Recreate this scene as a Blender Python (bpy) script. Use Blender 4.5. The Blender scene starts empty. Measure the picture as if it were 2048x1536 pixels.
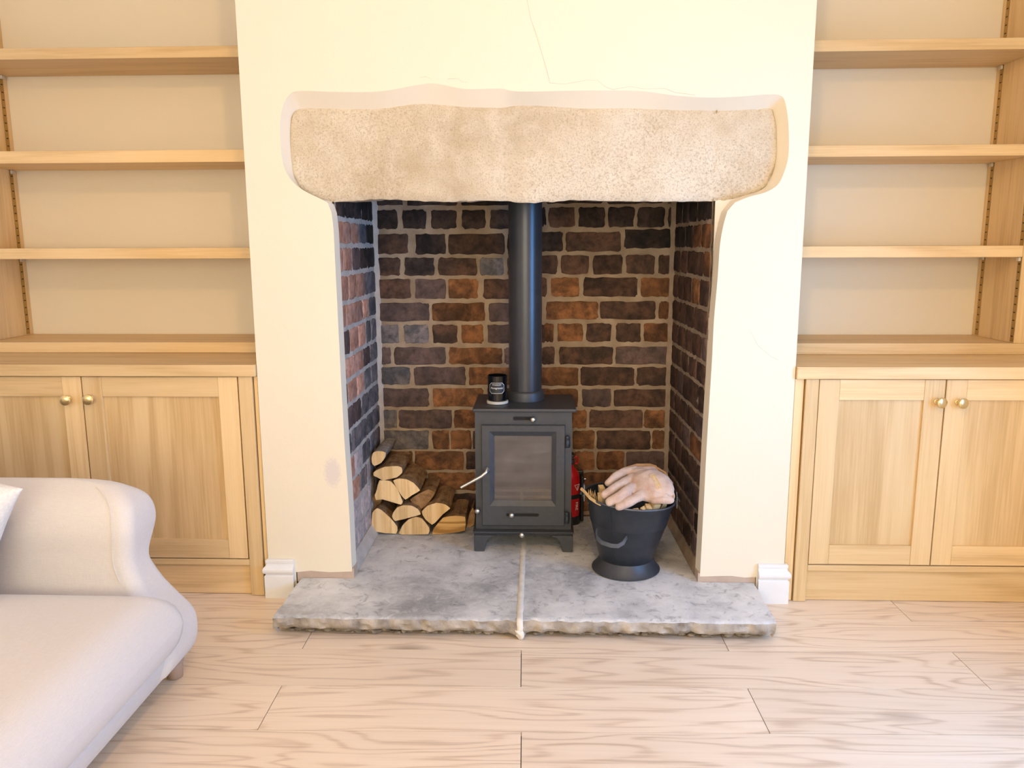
import bpy, bmesh, math, random
from mathutils import Vector, Matrix, noise
random.seed(7)
S = bpy.context.scene
COL = S.collection
V = Vector

# ---------------------------------------------------------------- camera
F_PX = 1600.39
PITCH, YAW, ROLL, CAM_H = 0.172861, 0.0343334, 0.0036323, 1.067535
CAMPOS = V((0, -2.3, CAM_H))
_f, _r, _u = V((0, 1, 0)), V((1, 0, 0)), V((0, 0, 1))
_m = Matrix.Rotation(YAW, 3, _u); _f = _m @ _f; _r = _m @ _r
_m = Matrix.Rotation(-PITCH, 3, _r); _f = _m @ _f; _u = _m @ _u
_m = Matrix.Rotation(ROLL, 3, _f); _r = _m @ _r; _u = _m @ _u
cam_data = bpy.data.cameras.new('camera')
cam = bpy.data.objects.new('camera', cam_data); COL.objects.link(cam)
cam.matrix_world = Matrix(((_r.x, _u.x, -_f.x, CAMPOS.x), (_r.y, _u.y, -_f.y, CAMPOS.y),
                           (_r.z, _u.z, -_f.z, CAMPOS.z), (0, 0, 0, 1)))
cam_data.sensor_fit = 'HORIZONTAL'; cam_data.sensor_width = 36
cam_data.lens = F_PX / 2048 * 36
cam_data.clip_start = 0.02
S.camera = cam

def PX(x, y, ax, v):
    """photo pixel -> point where its ray meets the plane  coordinate[ax] == v"""
    d = _f + _r * ((x - 1024) / F_PX) - _u * ((y - 768) / F_PX)
    return CAMPOS + d * ((v - CAMPOS[ax]) / d[ax])

# ---------------------------------------------------------------- light, exposure
S.view_settings.view_transform = 'Standard'
S.view_settings.look = 'None'
S.view_settings.gamma = 1.0
S.view_settings.use_curve_mapping = False
S.view_settings.exposure = -0.17
W = bpy.data.worlds.new('world'); S.world = W; W.use_nodes = True
W.node_tree.nodes['Background'].inputs[0].default_value = (0.62, 0.80, 1.0, 1)
W.node_tree.nodes['Background'].inputs[1].default_value = 0.5

LAMP_POS = V((0.03, -1.80, 1.95)); LAMP_R = 0.04
LAMP_COL = (1.0, 0.61, 0.27); LAMP_STRENGTH = 580
WIN_POWER, WIN_COL = 68, (0.13, 0.44, 1.0)
REAR_FILL_POWER = 122
XL_ROOM, XR_ROOM, Y_REAR, Z_CEIL = -1.875, 1.565, -5.2, 2.32
WIN = dict(y0=-1.70, y1=-0.68, z0=0.45, z1=1.32)          # window in the right wall
REAR_FILL = dict(x0=-1.35, x1=1.2, z0=0.5, z1=2.1)          # unseen rear opening, added to let in fill light
def area(name, loc, rot, sx, sy, power, col):
    d = bpy.data.lights.new(name, 'AREA'); d.shape = 'RECTANGLE'; d.size = sx; d.size_y = sy
    d.energy = power; d.color = col
    o = bpy.data.objects.new(name, d); COL.objects.link(o); o.location = loc; o.rotation_euler = rot
    return o
area('daylight_side_window', (XR_ROOM + 0.16, (WIN['y0'] + WIN['y1']) / 2, (WIN['z0'] + WIN['z1']) / 2),
     (0, math.radians(90), 0), WIN['z1'] - WIN['z0'], WIN['y1'] - WIN['y0'], WIN_POWER, WIN_COL)
area('rear_fill_light', ((REAR_FILL['x0'] + REAR_FILL['x1']) / 2, Y_REAR - 0.16, (REAR_FILL['z0'] + REAR_FILL['z1']) / 2),
     (math.radians(90), 0, 0), REAR_FILL['x1'] - REAR_FILL['x0'], REAR_FILL['z1'] - REAR_FILL['z0'], REAR_FILL_POWER, (1.0, 0.84, 0.60))  # warm fill light added behind the camera to lift the whole room

# ---------------------------------------------------------------- materials
class NT:
    def __init__(s, name):
        s.m = bpy.data.materials.new(name); s.m.use_nodes = True; s.t = s.m.node_tree
        s.b = s.t.nodes['Principled BSDF']; s.tc = s.n('ShaderNodeTexCoord'); s.oi = None
    def n(s, ty, **kw):
        nd = s.t.nodes.new(ty)
        for k, v in kw.items(): setattr(nd, k, v)
        return nd
    def l(s, a, b): s.t.links.new(a, b)
    def put(s, sock, v):
        if isinstance(v, bpy.types.NodeSocket): s.l(v, sock)
        elif v is not None:
            sock.default_value = (*v, 1) if isinstance(v, tuple) and len(v) == 3 and sock.type == 'RGBA' else v
    def rnd(s):
        if not s.oi: s.oi = s.n('ShaderNodeObjectInfo')
        return s.oi.outputs['Random']
    def math(s, op, a, b=0.5, c=0.5):
        nd = s.n('ShaderNodeMath', operation=op)
        for i, v in enumerate((a, b, c)): s.put(nd.inputs[i], v)
        return nd.outputs[0]
    def coord(s, scale=(1, 1, 1), shift=True):
        v = s.tc.outputs['Object']
        mp = s.n('ShaderNodeMapping'); mp.inputs['Scale'].default_value = scale
        if shift:
            add = s.n('ShaderNodeVectorMath', operation='ADD'); s.l(v, add.inputs[0])
            cb = s.n('ShaderNodeCombineXYZ')
            for i, k in enumerate((13.7, 29.3, 41.9)): s.l(s.math('MULTIPLY', s.rnd(), k), cb.inputs[i])
            s.l(cb.outputs[0], add.inputs[1]); v = add.outputs[0]
        s.l(v, mp.inputs['Vector']); return mp.outputs[0]
    def noise(s, vec, scale, detail=3, rough=0.55, dist=0.0):
        nd = s.n('ShaderNodeTexNoise'); s.l(vec, nd.inputs['Vector'])
        nd.inputs['Scale'].default_value = scale; nd.inputs['Detail'].default_value = detail
        nd.inputs['Roughness'].default_value = rough; nd.inputs['Distortion'].default_value = dist
        return nd.outputs['Fac']
    def ramp(s, fac, *stops):
        nd = s.n('ShaderNodeValToRGB'); s.l(fac, nd.inputs[0]); e = nd.color_ramp.elements
        while len(e) < len(stops): e.new(0.5)
        for i, (p, c) in enumerate(stops):
            e[i].position = p; e[i].color = (*c, 1) if isinstance(c, tuple) else (c, c, c, 1)
        return nd.outputs[0]
    def mix(s, fac, a, b, mode='MIX'):
        nd = s.n('ShaderNodeMix', data_type='RGBA', blend_type=mode)
        s.put(nd.inputs[0], fac); s.put(nd.inputs[6], a); s.put(nd.inputs[7], b); return nd.outputs[2]
    def bump(s, h, strength=0.3, dist=0.002):
        nd = s.n('ShaderNodeBump'); s.l(h, nd.inputs['Height']); nd.inputs['Strength'].default_value = strength
        nd.inputs['Distance'].default_value = dist; s.l(nd.outputs[0], s.b.inputs['Normal'])
    def fin(s, col, rough=0.6, metal=0.0, spec=0.5, **kw):
        s.put(s.b.inputs['Base Color'], col); s.put(s.b.inputs['Roughness'], rough)
        s.put(s.b.inputs['Metallic'], metal); s.put(s.b.inputs['Specular IOR Level'], spec)
        for k, v in kw.items(): s.put(s.b.inputs[k.replace('_', ' ')], v)
        return s.m

def plain(name, col, rough=0.5, metal=0.0, spec=0.5, var=0.12, scale=30, bump=0.0, **kw):
    t = NT(name); c = t.coord()
    n = t.noise(c, scale, 4)
    dark = tuple(x * (1 - var) for x in col); lite = tuple(min(1, x * (1 + var)) for x in col)
    if bump: t.bump(n, bump, 0.001)
    return t.fin(t.ramp(n, (0.3, dark), (0.7, lite)), rough, metal, spec, **kw)

def plaster(name, col, stain=None):
    t = NT(name); c = t.coord(shift=False)
    big = t.noise(c, 1.7, 3); fine = t.noise(c, 55, 5); mid = t.noise(c, 9, 4)
    h = t.math('ADD', t.math('MULTIPLY', fine, 0.35), t.math('MULTIPLY', mid, 0.9))
    t.bump(h, 0.35, 0.004)
    k = t.ramp(big, (0.3, tuple(x * 0.965 for x in col)), (0.7, col))
    if stain:
        ctr, sc, scol = stain
        sub = t.n('ShaderNodeVectorMath', operation='SUBTRACT'); t.l(t.tc.outputs['Object'], sub.inputs[0]); sub.inputs[1].default_value = ctr
        mu = t.n('ShaderNodeVectorMath', operation='MULTIPLY'); t.l(sub.outputs[0], mu.inputs[0]); mu.inputs[1].default_value = sc
        ln = t.n('ShaderNodeVectorMath', operation='LENGTH'); t.l(mu.outputs[0], ln.inputs[0])
        d = t.math('ADD', ln.outputs['Value'], t.math('MULTIPLY', t.math('SUBTRACT', t.noise(c, 160, 4, 0.7), 0.5), 1.3))
        k = t.mix(t.ramp(d, (0.55, 0.55), (1.0, 0.0)), k, scol)
    return t.fin(k, 0.75, spec=0.25)

def wood(name, c_dark, c_mid, c_lite, axis, ring=26, rings_amt=0.35, rough=0.5, spec=0.35, knots=False, var=0.10, grain=0.55, asc=(9.0, 0.75), rpow=1.0):
    t = NT(name)
    a = list(asc[:1]) * 3; a[axis] = asc[1]
    b = [170.0, 170.0, 170.0]; b[axis] = 5.0
    g = [30.0, 30.0, 30.0]; g[axis] = 0.8
    n1 = t.noise(t.coord(tuple(a)), 1.0, 2, 0.5, 0.3)
    rg = t.math('SINE', t.math('MULTIPLY', n1, ring))
    rg = t.math('MULTIPLY_ADD', rg, 0.5, 0.5)
    if rpow != 1.0: rg = t.math('POWER', rg, rpow)
    n2 = t.noise(t.coord(tuple(b)), 1.0, 3, 0.6)
    n3 = t.noise(t.coord(tuple(g)), 1.0, 3, 0.6)
    fac = t.math('MULTIPLY', rg, rings_amt)
    fac = t.math('ADD', fac, t.math('MULTIPLY', n2, grain))
    fac = t.math('ADD', fac, t.math('MULTIPLY', n3, 0.45))
    top = rings_amt + grain + 0.45
    k = t.ramp(fac, (0.22 * top, c_lite), (0.5 * top, c_mid), (0.76 * top, c_dark))
    if knots:
        kc = t.coord(tuple(x / 9 * 2.6 if i != axis else 1.1 for i, x in enumerate([9, 9, 9])))
        vo = t.n('ShaderNodeTexVoronoi'); t.l(kc, vo.inputs['Vector']); vo.inputs['Scale'].default_value = 1.0
        k = t.mix(t.ramp(vo.outputs['Distance'], (0.02, 0.75), (0.09, 0.0)), k, tuple(x * 0.55 for x in c_dark))
    hs = t.n('ShaderNodeHueSaturation'); t.l(k, hs.inputs['Color'])
    t.l(t.math('MULTIPLY_ADD', t.rnd(), 2 * var, 1 - var), hs.inputs['Value'])
    t.bump(n2, 0.06, 0.0006)
    return t.fin(hs.outputs[0], rough, spec=spec)

def brick_mat(name, c1, c2, fleck=0.35):
    t = NT(name); c = t.coord()
    n = t.noise(c, 13, 5, 0.62, 0.5); f = t.noise(c, 120, 4, 0.75); m = t.noise(c, 38, 5, 0.7)
    k = t.ramp(n, (0.38, c1), (0.62, c2))
    k = t.mix(t.math('MULTIPLY', t.ramp(m, (0.45, 0.0), (0.66, 1.0)), 0.65), k, tuple(x * 0.45 for x in c1))
    k = t.mix(t.math('MULTIPLY', t.ramp(f, (0.62, 0.0), (0.74, 1.0)), fleck), k, (0.42, 0.33, 0.25))
    hs = t.n('ShaderNodeHueSaturation'); t.l(k, hs.inputs['Color'])
    t.l(t.math('MULTIPLY_ADD', t.rnd(), 0.5, 0.75), hs.inputs['Value'])
    t.bump(t.math('ADD', f, m), 0.5, 0.0025)
    return t.fin(hs.outputs[0], 0.85, spec=0.25)

M = {}
CREAM = (0.85, 0.765, 0.605)
M['wall'] = plaster('cream_wall_paint', CREAM)
M['plain_wall'] = plaster('white_wall_paint', (0.84, 0.82, 0.78))
M['ceiling'] = plaster('white_ceiling_paint', (0.86, 0.85, 0.83))
OAK = ((0.60, 0.39, 0.175), (0.78, 0.555, 0.285), (0.85, 0.64, 0.36))
M['oak_x'] = wood('oak_grain_along_x', *OAK, 0, rings_amt=0.18)
M['oak_y'] = wood('oak_grain_along_y', *OAK, 1, rings_amt=0.18)
M['oak_z'] = wood('oak_grain_upright', *OAK, 2, rings_amt=0.2)
M['oak_panel'] = wood('oak_veneer_panel', *[tuple(x * 0.95 for x in c) for c in OAK], 2, ring=18, rings_amt=0.35, var=0.05)
M['laminate'] = wood('pale_oak_laminate', (0.56, 0.41, 0.285), (0.81, 0.655, 0.495), (0.87, 0.73, 0.57), 0, ring=70, rings_amt=0.28, asc=(9.0, 1.1), rpow=2.4, grain=0.62, rough=0.42, spec=0.4, knots=True, var=0.05)
M['floor_gap'] = plain('dark_floor_gap', (0.05, 0.035, 0.025), 0.9)
M['white_gloss'] = plain('white_gloss_paint', (0.85, 0.85, 0.84), 0.28, var=0.02)
M['mortar'] = (lambda t: (lambda c: (t.bump(t.math('ADD', t.noise(c, 40, 5, 0.7), t.noise(c, 9, 3)), 0.7, 0.006),
               t.fin(t.ramp(t.noise(c, 14, 4), (0.3, (0.27, 0.20, 0.135)), (0.7, (0.44, 0.345, 0.25))), 0.9, spec=0.2))[1])(t.coord(shift=False)))(NT('sandy_mortar'))
M['mortar_grey'] = (lambda t: (lambda c: (t.bump(t.math('ADD', t.noise(c, 40, 5, 0.7), t.noise(c, 9, 3)), 0.7, 0.006),
               t.fin(t.ramp(t.noise(c, 14, 4), (0.3, (0.44, 0.39, 0.34)), (0.7, (0.62, 0.57, 0.51))), 0.9, spec=0.2))[1])(t.coord(shift=False)))(NT('grey_mortar'))
M['b_black'] = brick_mat('sooty_black_brick', (0.025, 0.019, 0.017), (0.075, 0.05, 0.04), 0.12)
M['b_dark'] = brick_mat('dark_brown_brick', (0.055, 0.036, 0.028), (0.14, 0.075, 0.05), 0.2)
M['b_purple'] = brick_mat('purple_brown_brick', (0.09, 0.065, 0.062), (0.17, 0.11, 0.095), 0.2)
M['b_blue'] = brick_mat('blue_grey_burnt_brick', (0.10, 0.097, 0.105), (0.24, 0.20, 0.19), 0.4)
M['b_orange'] = brick_mat('orange_brown_brick', (0.11, 0.055, 0.028), (0.33, 0.145, 0.06), 0.25)
M['b_red'] = brick_mat('salmon_red_brick', (0.52, 0.25, 0.16), (0.68, 0.39, 0.285), 0.3)
M['b_wash'] = brick_mat('lime-splashed brick', (0.40, 0.36, 0.35), (0.58, 0.46, 0.42), 0.5)

def stone_lintel_mat():
    t = NT('weathered_sandstone'); c = t.coord(shift=False)
    big = t.noise(c, 3.2, 4, 0.6); mid = t.noise(c, 16, 5, 0.65); fine = t.noise(c, 230, 4, 0.75); sp = t.noise(c, 130, 4, 0.8)
    k = t.ramp(big, (0.32, (0.50, 0.405, 0.275)), (0.5, (0.64, 0.545, 0.40)), (0.68, (0.74, 0.67, 0.54)))
    k = t.mix(t.math('MULTIPLY', t.ramp(mid, (0.42, 0.0), (0.66, 1.0)), 0.5), k, (0.77, 0.70, 0.57))
    dark = t.math('MULTIPLY', t.ramp(sp, (0.50, 0.0), (0.64, 1.0)), t.ramp(t.noise(c, 5, 3), (0.4, 0.10), (0.62, 0.62)))
    k = t.mix(dark, k, (0.36, 0.265, 0.165))
    k = t.mix(t.math('MULTIPLY', t.ramp(fine, (0.52, 0.0), (0.66, 1.0)), 0.72), k, (0.36, 0.275, 0.165))
    h = t.math('ADD', t.math('MULTIPLY', fine, 0.5), t.math('ADD', t.math('MULTIPLY', sp, 0.7), t.math('MULTIPLY', mid, 1.0)))
    t.bump(h, 0.6, 0.004)
    return t.fin(k, 0.9, spec=0.2)
M['lintel'] = stone_lintel_mat()

def slate_mat():
    t = NT('grey_flagstone'); c = t.coord(shift=False)
    big = t.noise(c, 4.2, 5, 0.6, 0.4); mid = t.noise(c, 26, 6, 0.75, 0.8); fine = t.noise(c, 150, 4, 0.8)
    k = t.ramp(big, (0.32, (0.33, 0.335, 0.34)), (0.5, (0.58, 0.585, 0.585)), (0.66, (0.78, 0.775, 0.76)))
    k = t.mix(t.math('MULTIPLY', t.ramp(mid, (0.52, 0.0), (0.72, 1.0)), 0.65), k, (0.82, 0.815, 0.80))
    k = t.mix(t.math('MULTIPLY', t.ramp(mid, (0.30, 1.0), (0.46, 0.0)), 0.7), k, (0.14, 0.143, 0.147))
    k = t.mix(t.math('MULTIPLY', t.ramp(fine, (0.56, 0.0), (0.72, 1.0)), 0.4), k, (0.55, 0.53, 0.5))
    t.bump(t.math('ADD', t.math('MULTIPLY', fine, 0.4), mid), 0.5, 0.004)
    return t.fin(k, t.ramp(mid, (0.3, 0.55), (0.7, 0.8)), spec=0.35)
M['slate'] = slate_mat()
M['slate_edge'] = (lambda t: (lambda c: (t.bump(t.noise(c, 60, 5, 0.7), 0.8, 0.006),
        t.fin(t.ramp(t.noise(c, 18, 4), (0.3, (0.22, 0.195, 0.17)), (0.5, (0.42, 0.37, 0.31)), (0.72, (0.62, 0.55, 0.46))), 0.85, spec=0.25))[1])(t.coord(shift=False)))(NT('chipped_stone_edge'))
M['rubble'] = plain('dark_rubble', (0.10, 0.085, 0.07), 0.95, var=0.7, scale=70, bump=0.8)
M['lime'] = plain('white_lime_mortar', (0.80, 0.75, 0.66), 0.9, var=0.1, scale=40, bump=0.5)
M['bare_plaster'] = plain('bare_pink_plaster', (0.52, 0.40, 0.31), 0.9, var=0.1, scale=20, bump=0.3)
M['graphite'] = plain('graphite_stove_paint', (0.052, 0.056, 0.064), 0.46, 0.25, 0.5, var=0.10, scale=60, bump=0.05)
M['flue'] = plain('dark_enamel_flue', (0.050, 0.054, 0.062), 0.30, 0.3, 0.5, var=0.08, scale=12)
M['black_iron'] = plain('black_painted_iron', (0.028, 0.033, 0.042), 0.40, 0.25, 0.5, var=0.15, scale=40)
M['iron_edge'] = plain('lighter_grey_iron', (0.13, 0.14, 0.16), 0.38, 0.6, var=0.15, scale=40)  # lighter iron for handles and lugs; also paints the bucket rim highlight
M['slot'] = plain('black_slot', (0.006, 0.006, 0.006), 0.8)
M['steel'] = plain('brushed_steel', (0.62, 0.60, 0.56), 0.28, 0.95, var=0.06)
M['brass'] = plain('satin_brass', (0.78, 0.62, 0.32), 0.25, 0.95, var=0.06)
M['strip_brass'] = plain('antique_brass_strip', (0.42, 0.27, 0.09), 0.35, 0.85, var=0.15)
M['clip'] = plain('pale_shelf_clip', (0.62, 0.56, 0.46), 0.4)
M['vermiculite'] = plain('beige_fire_board', (0.40, 0.345, 0.30), 0.9, var=0.2, scale=18)
M['gate'] = plain('ashy_grate_metal', (0.72, 0.66, 0.58), 0.6, 0.1, var=0.2)
M['red'] = plain('red_cylinder_paint', (0.55, 0.012, 0.016), 0.25, var=0.04)
M['black_plastic'] = plain('black_plastic', (0.012, 0.012, 0.013), 0.4)
M['white_print'] = plain('white_print', (0.85, 0.84, 0.82), 0.6, var=0.02)
M['yellow_print'] = plain('yellow_stitched_print', (0.86, 0.62, 0.20), 0.6, var=0.05)
M['jar'] = plain('glossy_black_glass', (0.004, 0.004, 0.005), 0.06, var=0.02)
M['jar_label'] = plain('dark_paper_label', (0.018, 0.019, 0.022), 0.45, var=0.05)
M['pale_lid'] = plain('frosted_pale_lid', (0.62, 0.59, 0.52), 0.25, var=0.05)
M['wax'] = plain('cream_wax', (0.75, 0.66, 0.5), 0.5)
def leather_mat():
    t = NT('pale_suede_leather'); c = t.coord()
    n = t.noise(c, 22, 4, 0.6); f = t.noise(c, 300, 3, 0.7); s = t.noise(c, 170, 2, 0.6)
    k = t.ramp(n, (0.3, (0.50, 0.33, 0.245)), (0.6, (0.66, 0.50, 0.41)))
    k = t.mix(t.math('MULTIPLY', t.ramp(s, (0.70, 0.0), (0.76, 1.0)), 0.8), k, (0.08, 0.055, 0.045))
    t.bump(t.math('ADD', f, n), 0.5, 0.002)
    return t.fin(k, 0.9, spec=0.15, Sheen_Weight=0.2)
M['leather'] = leather_mat()
M['leather_tan'] = plain('tan_suede_cuff', (0.46, 0.27, 0.13), 0.9, var=0.12, scale=25, bump=0.3)
def linen_mat(name, col):
    t = NT(name); c1 = t.coord((900, 900, 60), False); c2 = t.coord((60, 900, 900), False); c3 = t.coord((900, 60, 900), False)
    a = t.noise(c1, 1, 2); b = t.noise(c2, 1, 2); d = t.noise(c3, 1, 2)
    s = t.math('ADD', a, t.math('ADD', b, d)); s = t.math('MULTIPLY', s, 0.3333)
    t.bump(s, 0.35, 0.0012)
    big = t.noise(t.coord(shift=False), 6, 3)
    k = t.ramp(s, (0.36, tuple(x * 0.86 for x in col)), (0.62, col))
    k = t.mix(t.math('MULTIPLY', t.ramp(big, (0.35, 0.0), (0.7, 1.0)), 0.12), k, tuple(x * 0.85 for x in col))
    return t.fin(k, 0.95, spec=0.1, Sheen_Weight=0.25)
M['linen'] = linen_mat('natural_linen', (0.74, 0.69, 0.645))
M['white_fur'] = plain('white_boucle', (0.78, 0.76, 0.73), 1.0, var=0.1, scale=160, bump=0.8)
M['limed_leg'] = wood('limed_wood_leg', (0.25, 0.16, 0.11), (0.38, 0.26, 0.18), (0.48, 0.34, 0.25), 2)
M['log_end'] = wood('split_birch_wood', (0.55, 0.33, 0.13), (0.80, 0.55, 0.27), (0.88, 0.66, 0.38), 2, ring=50, rings_amt=0.25, rough=0.8, spec=0.15)
M['log_side'] = wood('split_log_side', (0.20, 0.11, 0.045), (0.38, 0.22, 0.10), (0.50, 0.31, 0.15), 1, ring=30, rings_amt=0.3, rough=0.85, spec=0.12)
M['log_old'] = wood('dark_old_log_end', (0.36, 0.19, 0.06), (0.60, 0.36, 0.13), (0.68, 0.44, 0.18), 0, ring=60, rings_amt=0.6, rough=0.8, spec=0.15)
def bark_mat(name, c1, c2):
    t = NT(name); c = t.coord((60, 9, 60)); n = t.noise(c, 1, 5, 0.7); m = t.noise(t.coord(), 30, 4, 0.65)
    t.bump(t.math('ADD', n, m), 0.9, 0.006)
    return t.fin(t.ramp(t.math('MULTIPLY', t.math('ADD', n, m), 0.5), (0.36, c1), (0.62, c2)), 0.9, spec=0.15)
M['bark'] = bark_mat('brown_bark', (0.13, 0.07, 0.032), (0.46, 0.29, 0.15))
M['bark_grey'] = bark_mat('grey_smooth_bark', (0.22, 0.18, 0.15), (0.46, 0.41, 0.36))
M['kindling'] = wood('pale_pine_kindling', (0.48, 0.28, 0.11), (0.66, 0.46, 0.22), (0.76, 0.60, 0.36), 2, rings_amt=0.25, rough=0.75, spec=0.15)
def glass_mat(name, tint, rough=0.03):
    t = NT(name); out = t.t.nodes['Material Output']; t.t.nodes.remove(t.b)
    tr = t.n('ShaderNodeBsdfTransparent'); tr.inputs[0].default_value = (*tint, 1)
    gl = t.n('ShaderNodeBsdfGlossy'); gl.inputs['Roughness'].default_value = rough
    lw = t.n('ShaderNodeLayerWeight'); fr = t.math('MULTIPLY_ADD', t.math('POWER', lw.outputs['Facing'], 4.0), 0.4, 0.03)
    mx = t.n('ShaderNodeMixShader'); t.l(fr, mx.inputs[0]); t.l(tr.outputs[0], mx.inputs[1]); t.l(gl.outputs[0], mx.inputs[2])
    t.l(mx.outputs[0], out.inputs[0]); return t.m
M['window_glass'] = glass_mat('clear_window_glass', (0.97, 0.98, 0.98))
def soot_reflection_glass():  # grey film paints in the room's reflection along with soot streaks
    t = NT('soot_and_reflection_stove_glass'); out = t.t.nodes['Material Output']
    tr = t.n('ShaderNodeBsdfTransparent'); tr.inputs[0].default_value = (0.75, 0.72, 0.70, 1)
    n = t.noise(t.coord((3, 3, 26), False), 1.0, 4, 0.6); n2 = t.noise(t.coord(shift=False), 14, 4)
    t.fin(t.ramp(n2, (0.3, (0.19, 0.165, 0.15)), (0.7, (0.27, 0.24, 0.22))), 0.25, spec=0.6)
    mx = t.n('ShaderNodeMixShader'); t.l(t.ramp(n, (0.3, 0.30), (0.7, 0.55)), mx.inputs[0]); t.l(tr.outputs[0], mx.inputs[1]); t.l(t.b.outputs[0], mx.inputs[2])
    t.l(mx.outputs[0], out.inputs[0]); return t.m
M['stove_glass'] = soot_reflection_glass()
def lamp_mat():
    t = NT('lit_opal_globe'); t.b.inputs['Base Color'].default_value = (0.9, 0.8, 0.6, 1)
    t.b.inputs['Emission Color'].default_value = (*LAMP_COL, 1); t.b.inputs['Emission Strength'].default_value = LAMP_STRENGTH
    return t.m
M['globe'] = lamp_mat()

# ---------------------------------------------------------------- object helpers
ORG = {}
def tag(o, label=None, cat=None, group=None, kind=None):
    if label: o['label'] = label
    if cat: o['category'] = cat
    if group: o['group'] = group
    if kind: o['kind'] = kind
    return o
def setparent(o, parent, org):
    ORG[o] = org
    if parent: o.parent = parent; o.location = org - ORG[parent]
    else: o.location = org
def empty(name, loc, label=None, cat=None, group=None, kind=None):
    o = bpy.data.objects.new(name, None); COL.objects.link(o); o.empty_display_size = 0.05
    setparent(o, None, V(loc)); return tag(o, label, cat, group, kind)
def mk(name, verts, faces, mat, parent=None, smooth=False, fm=None, bevel=0, org=None):
    """one mesh object from world-space vertices; its origin is put at the bottom centre"""
    verts = [V(v) for v in verts]
    if org is None:
        lo = V([min(v[i] for v in verts) for i in range(3)]); hi = V([max(v[i] for v in verts) for i in range(3)])
        org = (lo + hi) / 2; org.z = lo.z
    me = bpy.data.meshes.new(name); me.from_pydata([v - org for v in verts], [], faces); me.update()
    for m in (mat if isinstance(mat, (list, tuple)) else [mat]): me.materials.append(M[m])
    if fm: me.polygons.foreach_set('material_index', fm)
    if smooth: me.polygons.foreach_set('use_smooth', [True] * len(me.polygons))
    o = bpy.data.objects.new(name, me); COL.objects.link(o); setparent(o, parent, org)
    if bevel:
        b = o.modifiers.new('bevel', 'BEVEL'); b.width = bevel; b.segments = 2; b.limit_method = 'ANGLE'
    return o
BOXF = [(0, 3, 2, 1), (4, 5, 6, 7), (0, 1, 5, 4), (1, 2, 6, 5), (2, 3, 7, 6), (3, 0, 4, 7)]
def boxv(x0, x1, y0, y1, z0, z1):
    return [V((x, y, z)) for z in (z0, z1) for x, y in ((x0, y0), (x1, y0), (x1, y1), (x0, y1))]
def box(name, x0, x1, y0, y1, z0, z1, mat, parent=None, bevel=0.0012):
    return mk(name, boxv(x0, x1, y0, y1, z0, z1), BOXF, mat, parent, bevel=bevel)
def boxes(name, lst, mat, parent=None, bevel=0):
    vs, fs = [], []
    for b in lst:
        k = len(vs); vs += boxv(*b); fs += [tuple(i + k for i in f) for f in BOXF]
    return mk(name, vs, fs, mat, parent, bevel=bevel)
def frame_of(ax):
    ax = V(ax).normalized(); t = V((0, 0, 1)) if abs(ax.z) < 0.9 else V((1, 0, 0))
    a = ax.cross(t).normalized(); return a, ax.cross(a).normalized(), ax
def lathe(name, prof, base, axis, mat, parent=None, seg=32, smooth=True, caps=True, fm_split=None):
    a, b, c = frame_of(axis); base = V(base); vs, fs = [], []
    for r, h in prof:
        for i in range(seg):
            t = 2 * math.pi * i / seg; vs.append(base + c * h + (a * math.cos(t) + b * math.sin(t)) * r)
    for j in range(len(prof) - 1):
        for i in range(seg):
            k = (i + 1) % seg; fs.append((j * seg + i, j * seg + k, (j + 1) * seg + k, (j + 1) * seg + i))
    if caps:
        fs.append(tuple(range(seg))[::-1]); fs.append(tuple(range((len(prof) - 1) * seg, len(prof) * seg)))
    o = mk(name, vs, fs, mat, parent, smooth)
    if smooth: sharp(o)
    return o
def sharp(o, ang=40):
    try: o.data.set_sharp_from_angle(angle=math.radians(ang))
    except Exception: pass
def tube_geo(path, rad, seg=10):
    path = [V(p) for p in path]; vs, fs = [], []
    n = len(path); rr = rad if isinstance(rad, (list, tuple)) else [rad] * n
    prev = None
    for i, p in enumerate(path):
        d = (path[min(i + 1, n - 1)] - path[max(i - 1, 0)]).normalized()
        if prev is None: a, b, _ = frame_of(d)
        else:
            a = (prev - d * prev.dot(d)).normalized(); b = d.cross(a)
        prev = a
        for k in range(seg):
            t = 2 * math.pi * k / seg; vs.append(p + (a * math.cos(t) + b * math.sin(t)) * rr[i])
    for i in range(n - 1):
        for k in range(seg):
            q = (k + 1) % seg; fs.append((i * seg + k, i * seg + q, (i + 1) * seg + q, (i + 1) * seg + k))
    fs.append(tuple(range(seg))[::-1]); fs.append(tuple(range((n - 1) * seg, n * seg)))
    return vs, fs
def tube(name, path, rad, mat, parent=None, seg=10):
    o = mk(name, *tube_geo(path, rad, seg), mat, parent, True); sharp(o, 50); return o
def prism(name, poly, d, mat, parent=None, bevel=0):
    """closed polygon (world points) pushed along vector d"""
    poly = [V(p) for p in poly]; n = len(poly); d = V(d)
    vs = poly + [p + d for p in poly]
    fs = [tuple(range(n))[::-1], tuple(range(n, 2 * n))] + [(i, (i + 1) % n, n + (i + 1) % n, n + i) for i in range(n)]
    o = mk(name, vs, fs, mat, parent)
    bm = bmesh.new(); bm.from_mesh(o.data); bmesh.ops.recalc_face_normals(bm, faces=bm.faces)
    bmesh.ops.triangulate(bm, faces=[f for f in bm.faces if len(f.verts) > 4]); bm.to_mesh(o.data); bm.free()
    if bevel:
        b = o.modifiers.new('bevel', 'BEVEL'); b.width = bevel; b.segments = 2; b.limit_method = 'ANGLE'
    return o
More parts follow.
